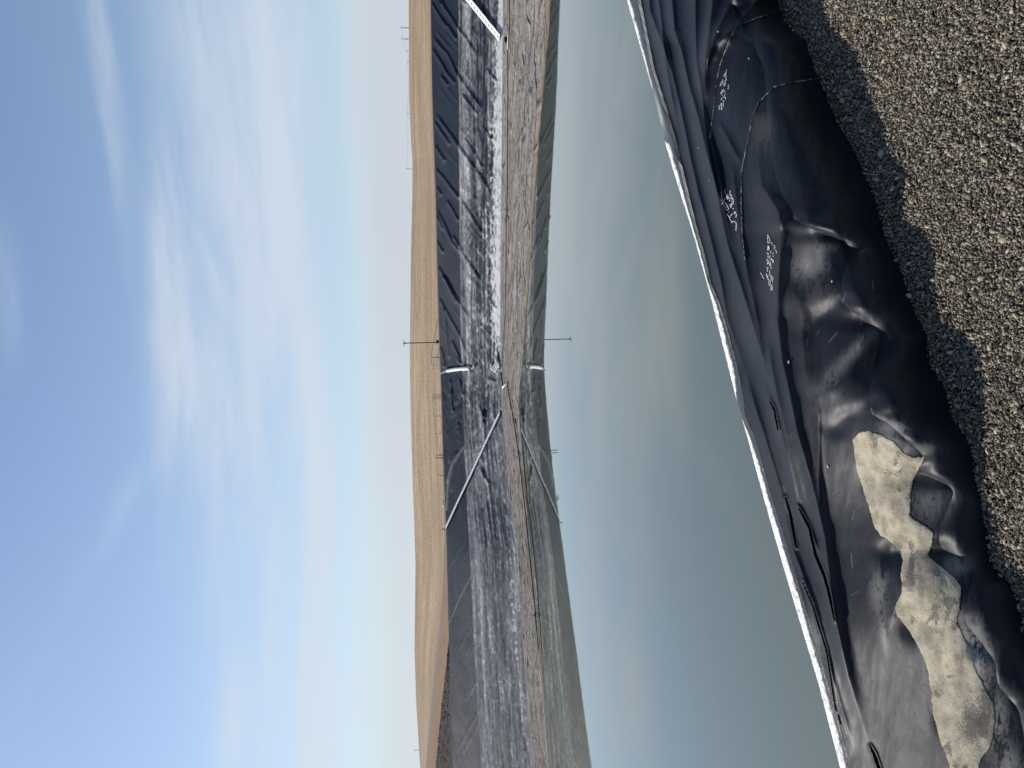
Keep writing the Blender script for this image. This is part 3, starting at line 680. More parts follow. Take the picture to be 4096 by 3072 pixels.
under = topoint(xr + .6, yn, Hg - .10)                # turned-down lip that faces the camera
lip = topoint(xr, yn, Hr[:, 0])
# skirt: runs down the bank
skn = 40
sk = []
base = Pr[:, -1]
outd = np.gradient(base, axis=0); outd = np.stack([-outd[:, 1], outd[:, 0], outd[:, 0] * 0], -1); outd /= np.linalg.norm(outd, axis=1, keepdims=True)
outd = np.where((outd @ e2)[:, None] < 0, -outd, outd)
for i in range(1, skn + 1):
    t = (i / skn) ** 1.5 * 11
    q_ = base + outd * t; q_ = q_.copy(); q_[:, 2] = base[:, 2] - t * .82 + .05 * (fbm(yn / 20, yn * 0 + t, 3, 111) - .5) * min(t, 1)
    sk.append(q_)
rim = np.concatenate([Pr, np.stack(sk, 1)], 1)
Tr = np.concatenate([tt_, np.ones((len(yn), skn))], 1)
Yx = np.broadcast_to(yn[:, None], Tr.shape)
cn = fbm(Tr * 3, Yx / 14, 4, 121, .6); cn2 = fbm(Tr * 14, Yx / 5, 4, 122, .65)
cstart = tab([(-100, .74), (0, .76), (150, .72), (190, .90), (200, 1.3), (300, 1.3), (312, .62), (420, .45), (600, .40), (760, .45), (830, .62), (870, 1.0), (900, 1.05), (930, .75), (1000, .45), (1200, .42), (1659, .42)], yn)[:, None]
crust = sst(cstart - .12, cstart + .14, Tr + .30 * (cn - .5) + .15 * (cn2 - .5))
crust *= .55 + .6 * sst(.35, .6, cn2)
mudp = np.exp(-((Yx - 240) / 45) ** 2) * sst(.3, .7, Tr) * .35
crust = np.clip(np.maximum(crust, mudp), 0, 1)
def rim_m(g):
    d = g.attr('crust'); p = g.pos(); n = g.noise(p, 60, 6, .7); n2 = g.noise(g.vmap(p, (30, 8, 30), rot=(0, 0, .6)), 1, 5, .65)
    dd = g.m('MULTIPLY', d, g.m('ADD', .55, g.m('MULTIPLY', g.ss(g.m('ADD', g.m('MULTIPLY', n, .5), g.m('MULTIPLY', n2, .5)), .38, .58), .6)), clamp=True)
    c = g.mix(dd, (0.014, 0.015, 0.018, 1), (0.80, 0.79, 0.76, 1))
    return {'Base Color': c, 'Roughness': g.m('ADD', .36, g.m('MULTIPLY', dd, .5)), 'Normal': g.bump(g.m('ADD', n, n2), .35, .01), 'Specular IOR Level': .5}
M_rim = mat('crusted_liner', rim_m)
pa = Pm[:, -1]; pb = pa + np.array((0, 0, -.10)); pc = pa + (base - pa) * .75; pc[:, 2] = np.minimum(pa[:, 2], base[:, 2]) - .12
cav = np.stack([pa, pb, pc], 1); nr_ = rim.shape[0] * rim.shape[1]
rimo = meshobj('liner_edge', np.vstack([rim.reshape(-1, 3), cav.reshape(-1, 3)]), np.vstack([gridfaces(*rim.shape[:2]), gridfaces(*cav.shape[:2]) + nr_]), M_rim, None, True, {'crust': np.r_[crust.ravel(), np.zeros(cav.shape[0] * 3)]})
tag(rimo, 'older dark liner edge with white mineral crust, between clean sheet and water', 'liner')

# ------------------------------------------------------------------ chalk writing, welds, litter, sand on the near sheet
def hat(x, y):           # height of the sheet at display px
    x = np.atleast_1d(np.asarray(x, float)); y = np.atleast_1d(np.asarray(y, float))
    g_ = np.interp(y, yn, xg); t_ = np.interp(y, yn, xt); o_ = np.interp(y, yn, xo); z_ = np.interp(y, yn, zt)
    return Hfun(x, y, g_, t_, o_, z_)
def surf(x, y, dz=0.0): return topoint(np.atleast_1d(np.asarray(x, float)), np.atleast_1d(np.asarray(y, float)), hat(x, y) + dz)
M_chalk = mat('chalk', None, (0.82, 0.82, 0.80), .9)
def strokes(name, S, w, label=None):
    """S: strokes in photo pixels; w: width in photo pixels"""
    V = []; Fc = []
    for s_ in S:
        pts = []
        for a, b in zip(s_, s_[1:]):
            n = max(2, int(math.hypot(b[0] - a[0], b[1] - a[1]) / 3)); pts += [(a[0] + (b[0] - a[0]) * t, a[1] + (b[1] - a[1]) * t) for t in np.linspace(0, 1, n, endpoint=False)]
        pts.append(s_[-1]); pts = np.array(pts, float); d = np.gradient(pts, axis=0); d /= np.linalg.norm(d, axis=1, keepdims=True) + 1e-9
        nn = np.stack([-d[:, 1], d[:, 0]], -1); ww = w * (0.75 + .5 * np.random.default_rng(len(V)).random(len(pts)))[:, None] / 2
        A = (pts + nn * ww) / K; B_ = (pts - nn * ww) / K
        P0 = surf(A[:, 0], A[:, 1], .0025); P1 = surf(B_[:, 0], B_[:, 1], .0025)
        o = len(V); V += list(P0) + list(P1); n = len(pts)
        Fc += [(o + i, o + i + 1, o + n + i + 1, o + n + i) for i in range(n - 1)]
    ob = meshobj(name, np.array(V), Fc, M_chalk, None, False)
    ob.parent = liner
    if label: ob['label'] = label
    return ob
def zz(x0, y0, s, L): return [[(x0 + a * s, y0 + b * s) for a, b in st_] for st_ in L]
W2 = zz(2860, 740, 120 / 995, [
 [(210, 210), (220, 380), (245, 490)], [(190, 490), (255, 555), (320, 460)], [(255, 555), (225, 640)],
 [(325, 150), (322, 220), (350, 310)], [(385, 320), (410, 360), (375, 400), (385, 450), (410, 485), (400, 400), (430, 365), (465, 420), (455, 465), (425, 420)],
 [(505, 180), (490, 310), (530, 380), (560, 350), (540, 330), (510, 335)], [(510, 430), (535, 480), (570, 430)], [(545, 390), (595, 460), (615, 560), (605, 625), (520, 660)],
 [(565, 525), (575, 600), (530, 650)], [(490, 640), (510, 700), (530, 760), (545, 700), (520, 665)], [(470, 490), (500, 545)],
 [(340, 580), (315, 550), (285, 590), (300, 680), (345, 745), (380, 730), (370, 685)], [(340, 580), (400, 660), (450, 790), (420, 840), (380, 820), (350, 780)],
 [(440, 895), (455, 905)], [(590, 770), (615, 800)], [(385, 935), (470, 1080), (550, 1215), (562, 1270)], [(580, 950), (500, 1030), (495, 1090)],
 [(565, 1210), (630, 1205), (690, 1240), (705, 1300), (693, 1510)],
 [(655, 965), (630, 920), (650, 885), (690, 900), (680, 940), (650, 950)], [(720, 960), (690, 1075)]])
strokes('writing', W2, 1.6, 'large white chalk scrawl near the middle of the sheet')
W3 = zz(3030, 920, 100 / 638, [
 [(258, 120), (262, 320), (285, 340), (312, 320), (310, 230), (265, 130)], [(268, 390), (258, 520)], [(258, 520), (275, 420), (295, 525)], [(290, 400), (295, 525)],
 [(235, 585), (298, 605)], [(268, 600), (270, 725)], [(225, 770), (240, 740), (270, 850), (235, 870)], [(285, 770), (295, 830), (265, 870)],
 [(225, 950), (285, 970)], [(258, 970), (250, 1060)], [(235, 1110), (220, 1150), (255, 1200), (235, 1220)], [(260, 1150), (270, 1275)],
 [(292, 1260), (290, 1380), (315, 1430), (330, 1390), (320, 1270)], [(375, 1390), (345, 1460), (345, 1540), (375, 1520), (375, 1440), (350, 1440)],
 [(370, 305), (345, 330), (370, 370), (392, 345)], [(400, 400), (430, 390), (452, 430), (425, 480), (412, 450)], [(445, 500), (490, 545), (475, 600)],
 [(355, 530), (330, 590), (350, 560)], [(325, 650), (305, 680), (330, 690)], [(310, 700), (312, 745)], [(400, 580), (390, 620)], [(395, 650), (398, 685)],
 [(360, 725), (345, 780), (375, 770), (360, 725)], [(400, 760), (385, 800), (390, 840), (410, 810), (400, 770)], [(325, 820), (310, 900), (345, 905), (325, 830)],
 [(330, 910), (345, 980), (365, 950)], [(312, 1030), (300, 1070), (325, 1120)], [(325, 1030), (312, 1030)], [(290, 1140), (340, 1165)], [(360, 1150), (345, 1200), (350, 1260)],
 [(385, 1180), (400, 1250), (360, 1270), (400, 1330)], [(80, 1090), (125, 1180), (168, 1248)]])
strokes('writing', W3, 1.4, 'two rows of small white chalk lettering with a dash')
W1 = zz(2860, 260, 80 / 664, [
 [(390, 150), (360, 270), (350, 330), (300, 405)], [(275, 340), (310, 335), (350, 260)], [(378, 350), (365, 440), (375, 480), (320, 555)], [(255, 480), (262, 520), (200, 590), (180, 650), (165, 710)],
 [(180, 650), (205, 675)], [(250, 550), (265, 610), (225, 640)], [(360, 580), (310, 600), (290, 710)], [(340, 590), (345, 680)], [(455, 660), (430, 710), (455, 740), (425, 810)],
 [(290, 800), (215, 890), (185, 960), (240, 930), (275, 850)], [(330, 840), (310, 900)], [(345, 920), (320, 1000), (320, 1060), (250, 1085)], [(220, 1020), (255, 1010)],
 [(205, 1095), (230, 1120), (190, 1165)], [(355, 1060), (345, 1150)], [(310, 1180), (260, 1210), (290, 1260), (265, 1300), (285, 1380)], [(190, 1290), (230, 1270), (225, 1360), (185, 1360), (190, 1290)],
 [(145, 1340), (135, 1440), (150, 1490)], [(205, 1400), (195, 1475), (240, 1475), (225, 1390)]])
strokes('writing', W1, 1.3, 'small worn white lettering close to the upper weld')
# weld beads
M_weld = mat('weld_bead', lambda g: {'Base Color': g.mix(g.ss(g.noise(g.pos(), 45, 5, .7), .44, .58), (.012, .013, .016, 1), (.52, .50, .44, 1)), 'Roughness': .35})
for wp in WELD:
    mb = MB(); pts = []
    for a, b in zip(wp, wp[1:]):
        n = max(2, int(math.hypot(b[0] - a[0], b[1] - a[1]) / 2.5)); pts += [(a[0] + (b[0] - a[0]) * t, a[1] + (b[1] - a[1]) * t) for t in np.linspace(0, 1, n, endpoint=False)]
    pts.append(wp[-1]); pts = np.array(pts); jx = (fbm(np.arange(len(pts)) / 3., np.zeros(len(pts)), 3, 7) - .5) * 2.0
    Q = surf(pts[:, 0] + jx - 1, pts[:, 1], .001)
    mb.tube(Q, list(.0011 * (0.4 + 1.2 * vn(np.arange(len(pts)) * .6, np.zeros(len(pts)), 4))), 6)
    mb.build('weld_seam', M_weld, liner, True) if False else None
    o = meshobj('weld_seam', np.array(mb.v), mb.f, M_weld, None, True); o.parent = liner
# wind-blown sand on the sheet
SAND = np.array([(1845, 975), (1842, 950), (1856, 934), (1880, 931), (1905, 939), (1925, 950), (1940, 963), (1952, 978), (1972, 988), (1998, 986), (1985, 1015), (1972, 1040), (1967, 1075), (1966, 1115), (1985, 1128), (2018, 1150), (2012, 1180), (2004, 1200), (2030, 1222), (2062, 1247), (2076, 1268), (2074, 1310), (2068, 1345), (2082, 1375), (2095, 1400), (2110, 1450), (2130, 1490), (2146, 1520), (2150, 1560), (2142, 1610), (2120, 1640), (2100, 1700), (2060, 1700), (2050, 1650), (2030, 1600), (2015, 1540), (2010, 1490), (2005, 1450), (1990, 1410), (1975, 1380), (1955, 1350), (1937, 1330), (1932, 1312), (1945, 1285), (1948, 1262), (1945, 1240), (1950, 1210), (1945, 1190), (1925, 1170), (1900, 1155), (1888, 1135), (1878, 1100), (1862, 1050), (1850, 1010)], float)
def inpoly(x, y, poly):
    c = np.zeros(x.shape, bool); n = len(poly); j = n - 1
    for i in range(n):
        xi, yi = poly[i]; xj, yj = poly[j]
        k = ((yi > y) != (yj > y)) & (x < (xj - xi) * (y - yi) / (yj - yi + 1e-12) + xi); c ^= k; j = i
    return c
def dpoly(x, y, poly):
    pts = list(poly) + [poly[0]]; return dseg(x, y, pts)[0]
gx = np.arange(1825, 2170, 1.6); gy = np.arange(920, 1712, 1.9)
SX, SY = np.meshgrid(gx, gy)
sdn = dpoly(SX, SY, SAND) * np.where(inpoly(SX, SY, SAND), 1, -1) + 4 * (fbm(SX / 10, SY / 10, 4, 131) - .5) + 1.5 * (fbm(SX / 3, SY / 3, 2, 137) - .5)
Hs = hat(SX.ravel(), SY.ravel()).reshape(SX.shape)
thick = .0025 * (1 - np.exp(-np.clip(sdn, 0, None) / 12)) + .0015 * (fbm(SX / 30, SY / 22, 4, 132) - .5) - .003 * (sdn < 0)
Ps = topoint(SX, SY, Hs + thick + .001)
ff = gridfaces(*SX.shape); inside = (sdn > -1.5).ravel(); ff = ff[inside[ff].all(1)]
used, inv = np.unique(ff, return_inverse=True); ff = inv.reshape(-1, 4)
thin = fbm(SX / 26, SY / 40, 4, 133); streak = fbm(SX / 5, SY / 30, 4, 134)
bare = np.clip(sst(.60, .72, thin) * .7 + np.exp(-(((SX - 2100) / 26) ** 2 + ((SY - 1560) / 50) ** 2)) * .8 + np.exp(-(((SX - 1965) / 12) ** 2 + ((SY - 1252) / 26) ** 2)) * 1.0 + np.exp(-(((SX - 2030) / 10) ** 2 + ((SY - 1330) / 60) ** 2)) * .35 * streak * 2, 0, 1)
def sand_m(g):
    p = g.pos(); b = g.attr('bare'); n = g.noise(p, 22, 6, .6); n2 = g.noise(p, 260, 4, .7); n3 = g.noise(p, 90, 4, .65)
    c = g.mix(g.ss(n, .35, .65), (0.30, 0.25, 0.17, 1), (0.50, 0.43, 0.305, 1))
    c = g.mix(g.m('MULTIPLY', g.ss(n3, .45, .65), .4), c, (.44, .42, .38, 1))
    sp = g.m('MULTIPLY', g.ss(g.m('ADD', n2, g.m('MULTIPLY', b, .22)), .54, .62), g.m('ADD', .55, b), clamp=True)
    c = g.mix(g.m('MULTIPLY', sp, .72), c, (0.07, 0.068, 0.070, 1))
    return {'Base Color': c, 'Roughness': .95, 'Specular IOR Level': .15, 'Normal': g.bump(g.m('ADD', n2, n3), .25, .003)}
M_sand = mat('sand', sand_m)
sand = meshobj('sand', Ps.reshape(-1, 3)[used], ff, M_sand, None, True, {'bare': bare.ravel()[used]})
tag(sand, 'pale windblown sand lying in the folds of the black liner', 'sand', kind='stuff')
# bits of white grit on the liner, one loose thing each
M_chip = mat('pale_stone', None, (0.75, 0.72, 0.62), .8)
def rock(c, r, seed, sq=(1, 1, .7)):
    rg = np.random.default_rng(seed); t = (1 + 5 ** .5) / 2
    v = np.array([(-1, t, 0), (1, t, 0), (-1, -t, 0), (1, -t, 0), (0, -1, t), (0, 1, t), (0, -1, -t), (0, 1, -t), (t, 0, -1), (t, 0, 1), (-t, 0, -1), (-t, 0, 1)]) / 1.902
    f = [(0, 11, 5), (0, 5, 1), (0, 1, 7), (0, 7, 10), (0, 10, 11), (1, 5, 9), (5, 11, 4), (11, 10, 2), (10, 7, 6), (7, 1, 8), (3, 9, 4), (3, 4, 2), (3, 2, 6), (3, 6, 8), (3, 8, 9), (4, 9, 5), (2, 4, 11), (6, 2, 10), (8, 6, 7), (9, 8, 1)]
    v = v * (1 + .35 * (rg.random((12, 1)) - .5)) * np.array(sq) * r
    return v + np.array(c), f
chips = [(3155, 1448, .006, 'white stone chip on the liner below the berm shoulder'), (2872, 126, .005, 'tiny pale chip lying where two creases meet near the photo top'),
         (2793, 590, .004, 'tiny white chip on the outer creases, upper of two'), (2837, 722, .0035, 'tiny white chip on the outer creases, lower of two'),
         (3311, 1865, .006, 'long white fleck on the dark sheet beside the sand'), (2995, 234, .004, 'pale speck on the shaded liner beside the upper weld'), (3328, 1125, .005, 'white speck on the dusty fold of the berm')]
for i, (x, y, r, lb) in enumerate(chips):
    p = surf(x / K, y / K, r * .5)[0]; v, f = rock(p, r, i, (1, .6, .5)); o = meshobj('stone_chip', v, f, M_chip, None, False); tag(o, lb, 'stone', 'pale chips on the liner')

# ================================================================== GRAVEL
gbx = xg; eP = topoint(gbx - 4, yn, np.full(len(yn), -.004))
# ground sheet: from under the liner back behind the camera
ground_m = lambda g: (lambda p: {'Base Color': g.mix(g.ss(g.noise(p, 90, 6, .7), .38, .62), (0.045, .04, .034, 1), (.26, .235, .19, 1)), 'Roughness': .95, 'Specular IOR Level': .2,
                     'Normal': g.bump(g.m('ADD', g.noise(p, 60, 5, .7), g.noise(p, 160, 4, .7)), 1.0, .02)})(g.pos())
M_ground = mat('grit', ground_m)
e1 = np.array((.827, .562, 0)); back = np.array((.562, -.827, 0))
edge_pts = [eP[0] + e1 * 110 + np.array((0, 0, 0))] + list(eP[::8]) + [eP[-1] - e1 * 95]
edge_pts = np.array(edge_pts)
rows = [edge_pts]
for d in (.4, 1, 2, 4, 8, 20, 60, 300, 1500):
    r = edge_pts + back * d; r[:, 2] = GZ - .004; rows.append(r)
gs = np.array(rows); gs[0][:, 2] = GZ - .03
# widen far rows so that the ground reaches past the ends of the reservoir
for k, d in enumerate((0, .4, 1, 2, 4, 8, 20, 60, 300, 1500)):
    gs[k][0] += e1 * d * 1.2; gs[k][-1] -= e1 * d * 1.2
grd = meshobj('ground', gs.reshape(-1, 3), gridfaces(gs.shape[0], gs.shape[1]), M_ground, None, True); tag(grd, kind='structure')
# stones
t = (1 + 5 ** .5) / 2
IV = np.array([(-1, t, 0), (1, t, 0), (-1, -t, 0), (1, -t, 0), (0, -1, t), (0, 1, t), (0, -1, -t), (0, 1, -t), (t, 0, -1), (t, 0, 1), (-t, 0, -1), (-t, 0, 1)]) / 1.902
IF = np.array([(0, 11, 5), (0, 5, 1), (0, 1, 7), (0, 7, 10), (0, 10, 11), (1, 5, 9), (5, 11, 4), (11, 10, 2), (10, 7, 6), (7, 1, 8), (3, 9, 4), (3, 4, 2), (3, 2, 6), (3, 6, 8), (3, 8, 9), (4, 9, 5), (2, 4, 11), (6, 2, 10), (8, 6, 7), (9, 8, 1)])
def stones(n, rmin, rmax, zlo, zhi, seed, powr=2.2):
    rg = np.random.default_rng(seed)
    # sample display-pixel area right of the gravel line (plus a margin), uniform on the ground
    P_ = []; need = n
    while need > 0:
        a = rg.uniform(-3.4, 4.6, need * 2); b = rg.uniform(-.75, 2.2, need * 2)
        w = np.array((0.6, 2.35, GZ)) + a[:, None] * e1 + b[:, None] * back
        x, y = proj(w); x /= K; y /= K
        ok = (x > np.interp(y, yn, gbx) - 1.0) & (y > -640) & (y < 1850) & (x < 2500) & (w[:, 1] > 1.2)
        w = w[ok][:need]; P_.append(w); need -= len(w)
    p = np.vstack(P_); n = len(p)
    r = rmin + (rmax - rmin) * rg.random(n) ** powr
    # a little smaller along the liner, bigger toward the camera
    p[:, 2] = GZ + rg.uniform(zlo, zhi, n) + r * .25 + .008 * (fbm(p[:, 0] * 4, p[:, 1] * 4, 3, 5) - .4)
    sc3 = np.stack([rg.uniform(.8, 1.6, n), rg.uniform(.45, 1.05, n), rg.uniform(.3, .8, n)], -1)
    v = IV[None] * (1 + .95 * (rg.random((n, 12, 1)) - .5)) * sc3[:, None] * r[:, None, None]
    q4 = rg.normal(size=(n, 4)); q4[:, 1:3] *= .7; q4 /= np.linalg.norm(q4, axis=1, keepdims=True)
    w_, x_, y_, z_ = q4.T
    R = np.stack([1 - 2 * (y_ ** 2 + z_ ** 2), 2 * (x_ * y_ - z_ * w_), 2 * (x_ * z_ + y_ * w_), 2 * (x_ * y_ + z_ * w_), 1 - 2 * (x_ ** 2 + z_ ** 2), 2 * (y_ * z_ - x_ * w_), 2 * (x_ * z_ - y_ * w_), 2 * (y_ * z_ + x_ * w_), 1 - 2 * (x_ ** 2 + y_ ** 2)], -1).reshape(n, 3, 3)
    v = np.einsum('nij,nkj->nki', R, v) + p[:, None]
    f = (IF[None] + 12 * np.arange(n)[:, None, None]).reshape(-1, 3)
    tone = np.repeat(rg.random(n), 12); hue = np.repeat(rg.random(n), 12)
    return v.reshape(-1, 3), f, tone, hue
parts = [stones(150000, .0019, .0045, -.004, .006, 1, 1.2), stones(27000, .0042, .0078, -.003, .006, 2, 2.4), stones(800, .008, .013, -.004, .003, 3, 1.6)]
Vs = []; Fs = []; T1 = []; T2 = []; o_ = 0
for v, f, a, b in parts: Vs.append(v); Fs.append(f + o_); T1.append(a); T2.append(b); o_ += len(v)
def stone_m(g):
    a = g.attr('tone'); b = g.attr('hue'); p = g.pos(); n = g.noise(p, 300, 4, .7)
    c = g.mix(g.ss(a, 0, 1), (0.055, .047, .036, 1), (.40, .335, .24, 1))
    c = g.mix(g.ss(b, .90, .94), c, (.50, .44, .33, 1)); c = g.mix(g.ss(b, .06, .03), c, (.05, .052, .058, 1)); c = g.mix(g.ss(g.m('ABSOLUTE', g.m('SUBTRACT', b, .3)), .012, .008), c, (.19, .12, .08, 1))
    c = g.mix(g.m('MULTIPLY', g.ss(n, .4, .7), .4), c, (.12, .11, .095, 1))
    return {'Base Color': c, 'Roughness': .88, 'Specular IOR Level': .3}
M_stone = mat('crushed_stone', stone_m)
gv = meshobj('gravel', np.vstack(Vs), np.vstack(Fs), M_stone, None, False, {'tone': np.concatenate(T1), 'hue': np.concatenate(T2)})
tag(gv, 'crushed grey and tan gravel on the track beside the liner', 'gravel', kind='stuff')
#OBJECTS_HERE
# ================================================================== THINGS ON THE FAR BANK
M_dark = mat('dark_steel', None, (0.02, 0.02, 0.025), .5, .6); M_grey = mat('galvanised_steel', None, (0.34, 0.37, 0.38), .5, .5)
M_white = mat('white_paint', None, (0.80, 0.80, 0.78), .5); M_red = mat('red_paint', None, (0.55, 0.03, 0.025), .5); M_wood = mat('weathered_wood', None, (0.055, 0.05, 0.045), .8)
M_hose = mat('black_rubber', None, (0.012, 0.012, 0.014), .5); M_bag = mat('sandbag_cloth', None, (0.74, 0.71, 0.60), .85); M_rust = mat('rusty_iron', None, (0.09, 0.045, 0.03), .8)
def Dcr(y): return float(tab(crest_D, y))
def at(x, y, dD=.3): return PD(np.array(float(x)), np.array(float(y)), np.array(Dcr(y) + dD))
def vert(x0, x1, y, dD=.3):     # vertical pole whose foot is at photo x1 and top at photo x0
    b = at(x1, y, dD); hgt = (x1 - x0) / F * (Dcr(y) + dD); return b, hgt
UP = np.array((0, 0, 1.0)); RT = np.array((1.0, 0, 0)); FW = np.array((0, 1.0, 0))
# mast with its cabinet
b, hg = vert(1617, 1760, 1369, 7.0)
t_ = empty('mast', b, 'tall black mast with a crossed top rising from a steel cabinet on the crest', 'mast')
meshobj('pole', *(lambda m_: (np.array(m_.v), m_.f))(MB().tube([b + UP * .4, b + UP * hg], .07, 8)), M_dark, t_, False)
meshobj('crossarm', *(lambda m_: (np.array(m_.v), m_.f))(MB().tube([b + UP * (hg - .02) - RT * .55 + UP * .12, b + UP * (hg - .10), b + UP * (hg - .02) + RT * .55 + UP * .06], .03, 6).box(b + UP * (hg - .1), (.22, .22, .26)).tube([b + UP * (hg - .1), b + UP * (hg + .14)], .04, 6)), M_dark, t_, False)
cb = MB().box(b + UP * .29, (.62, .45, .58), bev=.02); meshobj('cabinet', np.array(cb.v), cb.f, M_grey, t_, False)
cd = MB().box(b + UP * .29 + RT * .10 - FW * .235, (.36, .02, .50)); meshobj('cabinet_shaded_face', np.array(cd.v), cd.f, M_dark, t_, False)  # dark plate that paints the shaded face of the cabinet
cs = MB().box(b + UP * .29 - RT * .21 - FW * .24, (.22, .03, .54)); meshobj('cabinet_lit_face', np.array(cs.v), cs.f, M_white, t_, False)  # white plate that paints the sunlit face of the cabinet
# fence by the mast
def bar(name, pts, r, m, parent, n=6):
    m_ = MB().tube(pts, r, n); return meshobj(name, np.array(m_.v), m_.f, m, parent, True)
def pt(x, y, D): return PD(np.array(float(x)), np.array(float(y)), np.array(float(D)))
D1 = Dcr(1428) + 9.0
f0 = pt(1761, 1428, D1)
t_ = empty('fence', f0, 'sagging wire fence from the mesh panel down past the mast', 'fence', 'wire fences along the crest')
bar('post', [f0 - UP * .2, f0 + UP * (37 / F * D1)], .05, M_grey, t_)
bar('rail', [pt(1724, 1428, D1), pt(1735, 1362, D1 + 1.5), pt(1745, 1308, D1 + 2.5), pt(1756, 1256, D1 + 4)], .035, M_dark, t_)
bar('rail', [pt(1748, 1428, D1), pt(1750, 1418, D1), pt(1757, 1388, D1 + .8)], .03, M_rust, t_)
bar('post', [pt(1760, 1372, D1 + 1), pt(1734, 1372, D1 + 1)], .03, M_grey, t_)
t_ = empty('mesh_panel', pt(1760, 1452, D1), 'steel mesh panel with a white top bar and a round white disc', 'fence panel')
bar('top_bar', [pt(1723.5, 1432, D1), pt(1726.5, 1476, D1)], .055, M_white, t_)
mm = MB()
for i in range(9): mm.tube([pt(1725 + .06 * i * 5, 1432 + 5.3 * i, D1), pt(1760, 1432 + 5.3 * i, D1)], .008, 4)
for i in range(8): mm.tube([pt(1727 + 4.4 * i, 1430, D1), pt(1727 + 4.4 * i, 1476, D1)], .008, 4)
meshobj('wire_mesh', np.array(mm.v), mm.f, M_grey, t_, False)
dc = pt(1736, 1458, D1 - .06); dm = MB().tube([dc, dc - FW * .03], .145, 20); meshobj('disc', np.array(dm.v), dm.f, M_white, t_, False)
bar('post', [pt(1762, 1430, D1), pt(1723, 1430, D1)], .04, M_grey, t_)
# gate frame and second fence
D2 = Dcr(1590) + 9.0
t_ = empty('gate', pt(1766, 1588, D2), 'narrow grey barred gate standing on the crest left of the mast', 'gate')
gm = MB()
for y_ in (1579, 1584.5, 1590, 1596): gm.tube([pt(1766, y_, D2), pt(1730, y_, D2)], .035 if y_ < 1589 else .028, 6)
meshobj('upright', np.array(gm.v), gm.f, M_grey, t_, False)
gm = MB()
for x_ in (1731, 1739, 1748, 1757, 1764): gm.tube([pt(x_, 1578, D2), pt(x_, 1597, D2)], .03, 6)
meshobj('crossbar', np.array(gm.v), gm.f, M_grey, t_, False)
t_ = empty('fence', pt(1766, 1664, D2), 'two wire fence with thin posts between the grey gate and red stakes', 'fence', 'wire fences along the crest')
for xa, xb, y_ in ((1737, 1769, 1664), (1742, 1771, 1735)): bar('post', [pt(xb, y_, D2), pt(xa, y_, D2)], .03, M_dark, t_)
bar('rail', [pt(1730, 1597, D2), pt(1737, 1664, D2), pt(1742, 1735, D2), pt(1758, 1800, D2 + 1), pt(1774, 1866, D2 + 2)], .022, M_dark, t_)
bar('rail', [pt(1754, 1597, D2), pt(1760, 1664, D2), pt(1766, 1735, D2)], .018, M_dark, t_)
# red stakes
for i, (y_, lb) in enumerate(((1819.5, 'slim red stake on the crest, the one nearer the wire fence'), (1830.5, 'slim red stake on the crest, the one nearer the striped ladder'))):
    b, hg = vert(1741.5, 1773, y_, .2)
    o = bar('stake', [b - UP * .2, b + UP * hg], .06, M_red, None, 8); tag(o, lb, 'stake', 'red stakes on the crest')
# vent pipe
b, hg = vert(1753, 1777, 1902, 5)
o = bar('vent_pipe', [b - UP * .3, b + UP * (hg - .25), b + UP * (hg - .08) + RT * .05, b + UP * hg + RT * .2, b + UP * hg + RT * .33], .04, M_dark, None, 8)
tag(o, 'thin dark pipe with a bent top on the crest left of red stakes', 'pipe')
# white bag
b = at(1777, 2016, .3); v, f = rock(b + UP * .1, .42, 5, (1.2, .5, .38)); o = meshobj('white_bag', v, f, M_white, None, True); tag(o, 'small crumpled white bag lying on the far crest', 'bag')
b, hg = vert(1768, 1785, 2116, .5); o = bar('anchor_post', [b - UP * .2, b + UP * hg], .06, M_rust, None, 8); tag(o, 'short rusty post at the top of the left ladder', 'post')
# striped escape ladders
M_strap = mat('faded_webbing', lambda g: {'Base Color': g.mix(g.noise(g.pos(), 6, 4, .6), (.68, .69, .69, 1), (.85, .85, .83, 1)), 'Roughness': .8})
def ladder(pts, w, label, n):
    P3 = [on_slope(*p) for p in pts]; a = P3[0]; b = P3[-1]; L = np.linalg.norm(b - a); d = (b - a) / L
    up = np.array((0, 0, 1.0)); sd2 = np.cross(d, up); sd2 /= np.linalg.norm(sd2); nn = np.cross(sd2, d); nn *= np.sign(nn[2])
    t_ = empty('ladder', a, label, 'ladder', 'striped ladders lying down the far bank')
    m_ = MB(); k = 60
    rr = np.random.default_rng(int(L * 10)); off = np.cumsum(rr.normal(0, .012, k + 1)); off -= np.linspace(0, off[-1], k + 1)
    def ctr_(s_): i = s_ * k; return a + d * L * s_ + sd2 * np.interp(i, range(k + 1), off) + nn * .14
    for sgn in (-1, 1):
        V = [];
        for i in range(k + 1):
            c_ = ctr_(i / k); V += [c_ + sd2 * sgn * w / 2 + nn * .03, c_ + sd2 * sgn * w * .001 + nn * .03, c_ + sd2 * sgn * w * .001 - nn * .03, c_ + sd2 * sgn * w / 2 - nn * .03]
        Fc = [(i * 4 + j, i * 4 + (j + 1) % 4, i * 4 + 4 + (j + 1) % 4, i * 4 + 4 + j) for i in range(k) for j in range(4)]
        o = meshobj('strap', np.array(V), Fc, M_strap, t_, False)
    for i in range(n):
        s_ = (i + .5) / n; c_ = ctr_(s_) + nn * .045
        e_ = L / n * .26; sh = d * w * .35
        V = [c_ + x * sd2 * w * .13 + x * sh * .3 + y * d * e_ * .26 + z * nn * .02 for x in (-1, 1) for y in (-1, 1) for z in (-1, 1)]
        meshobj('rung', np.array(V), [(0, 1, 3, 2), (4, 6, 7, 5), (0, 4, 5, 1), (2, 3, 7, 6), (0, 2, 6, 4), (1, 5, 7, 3)], M_hose, t_, False)
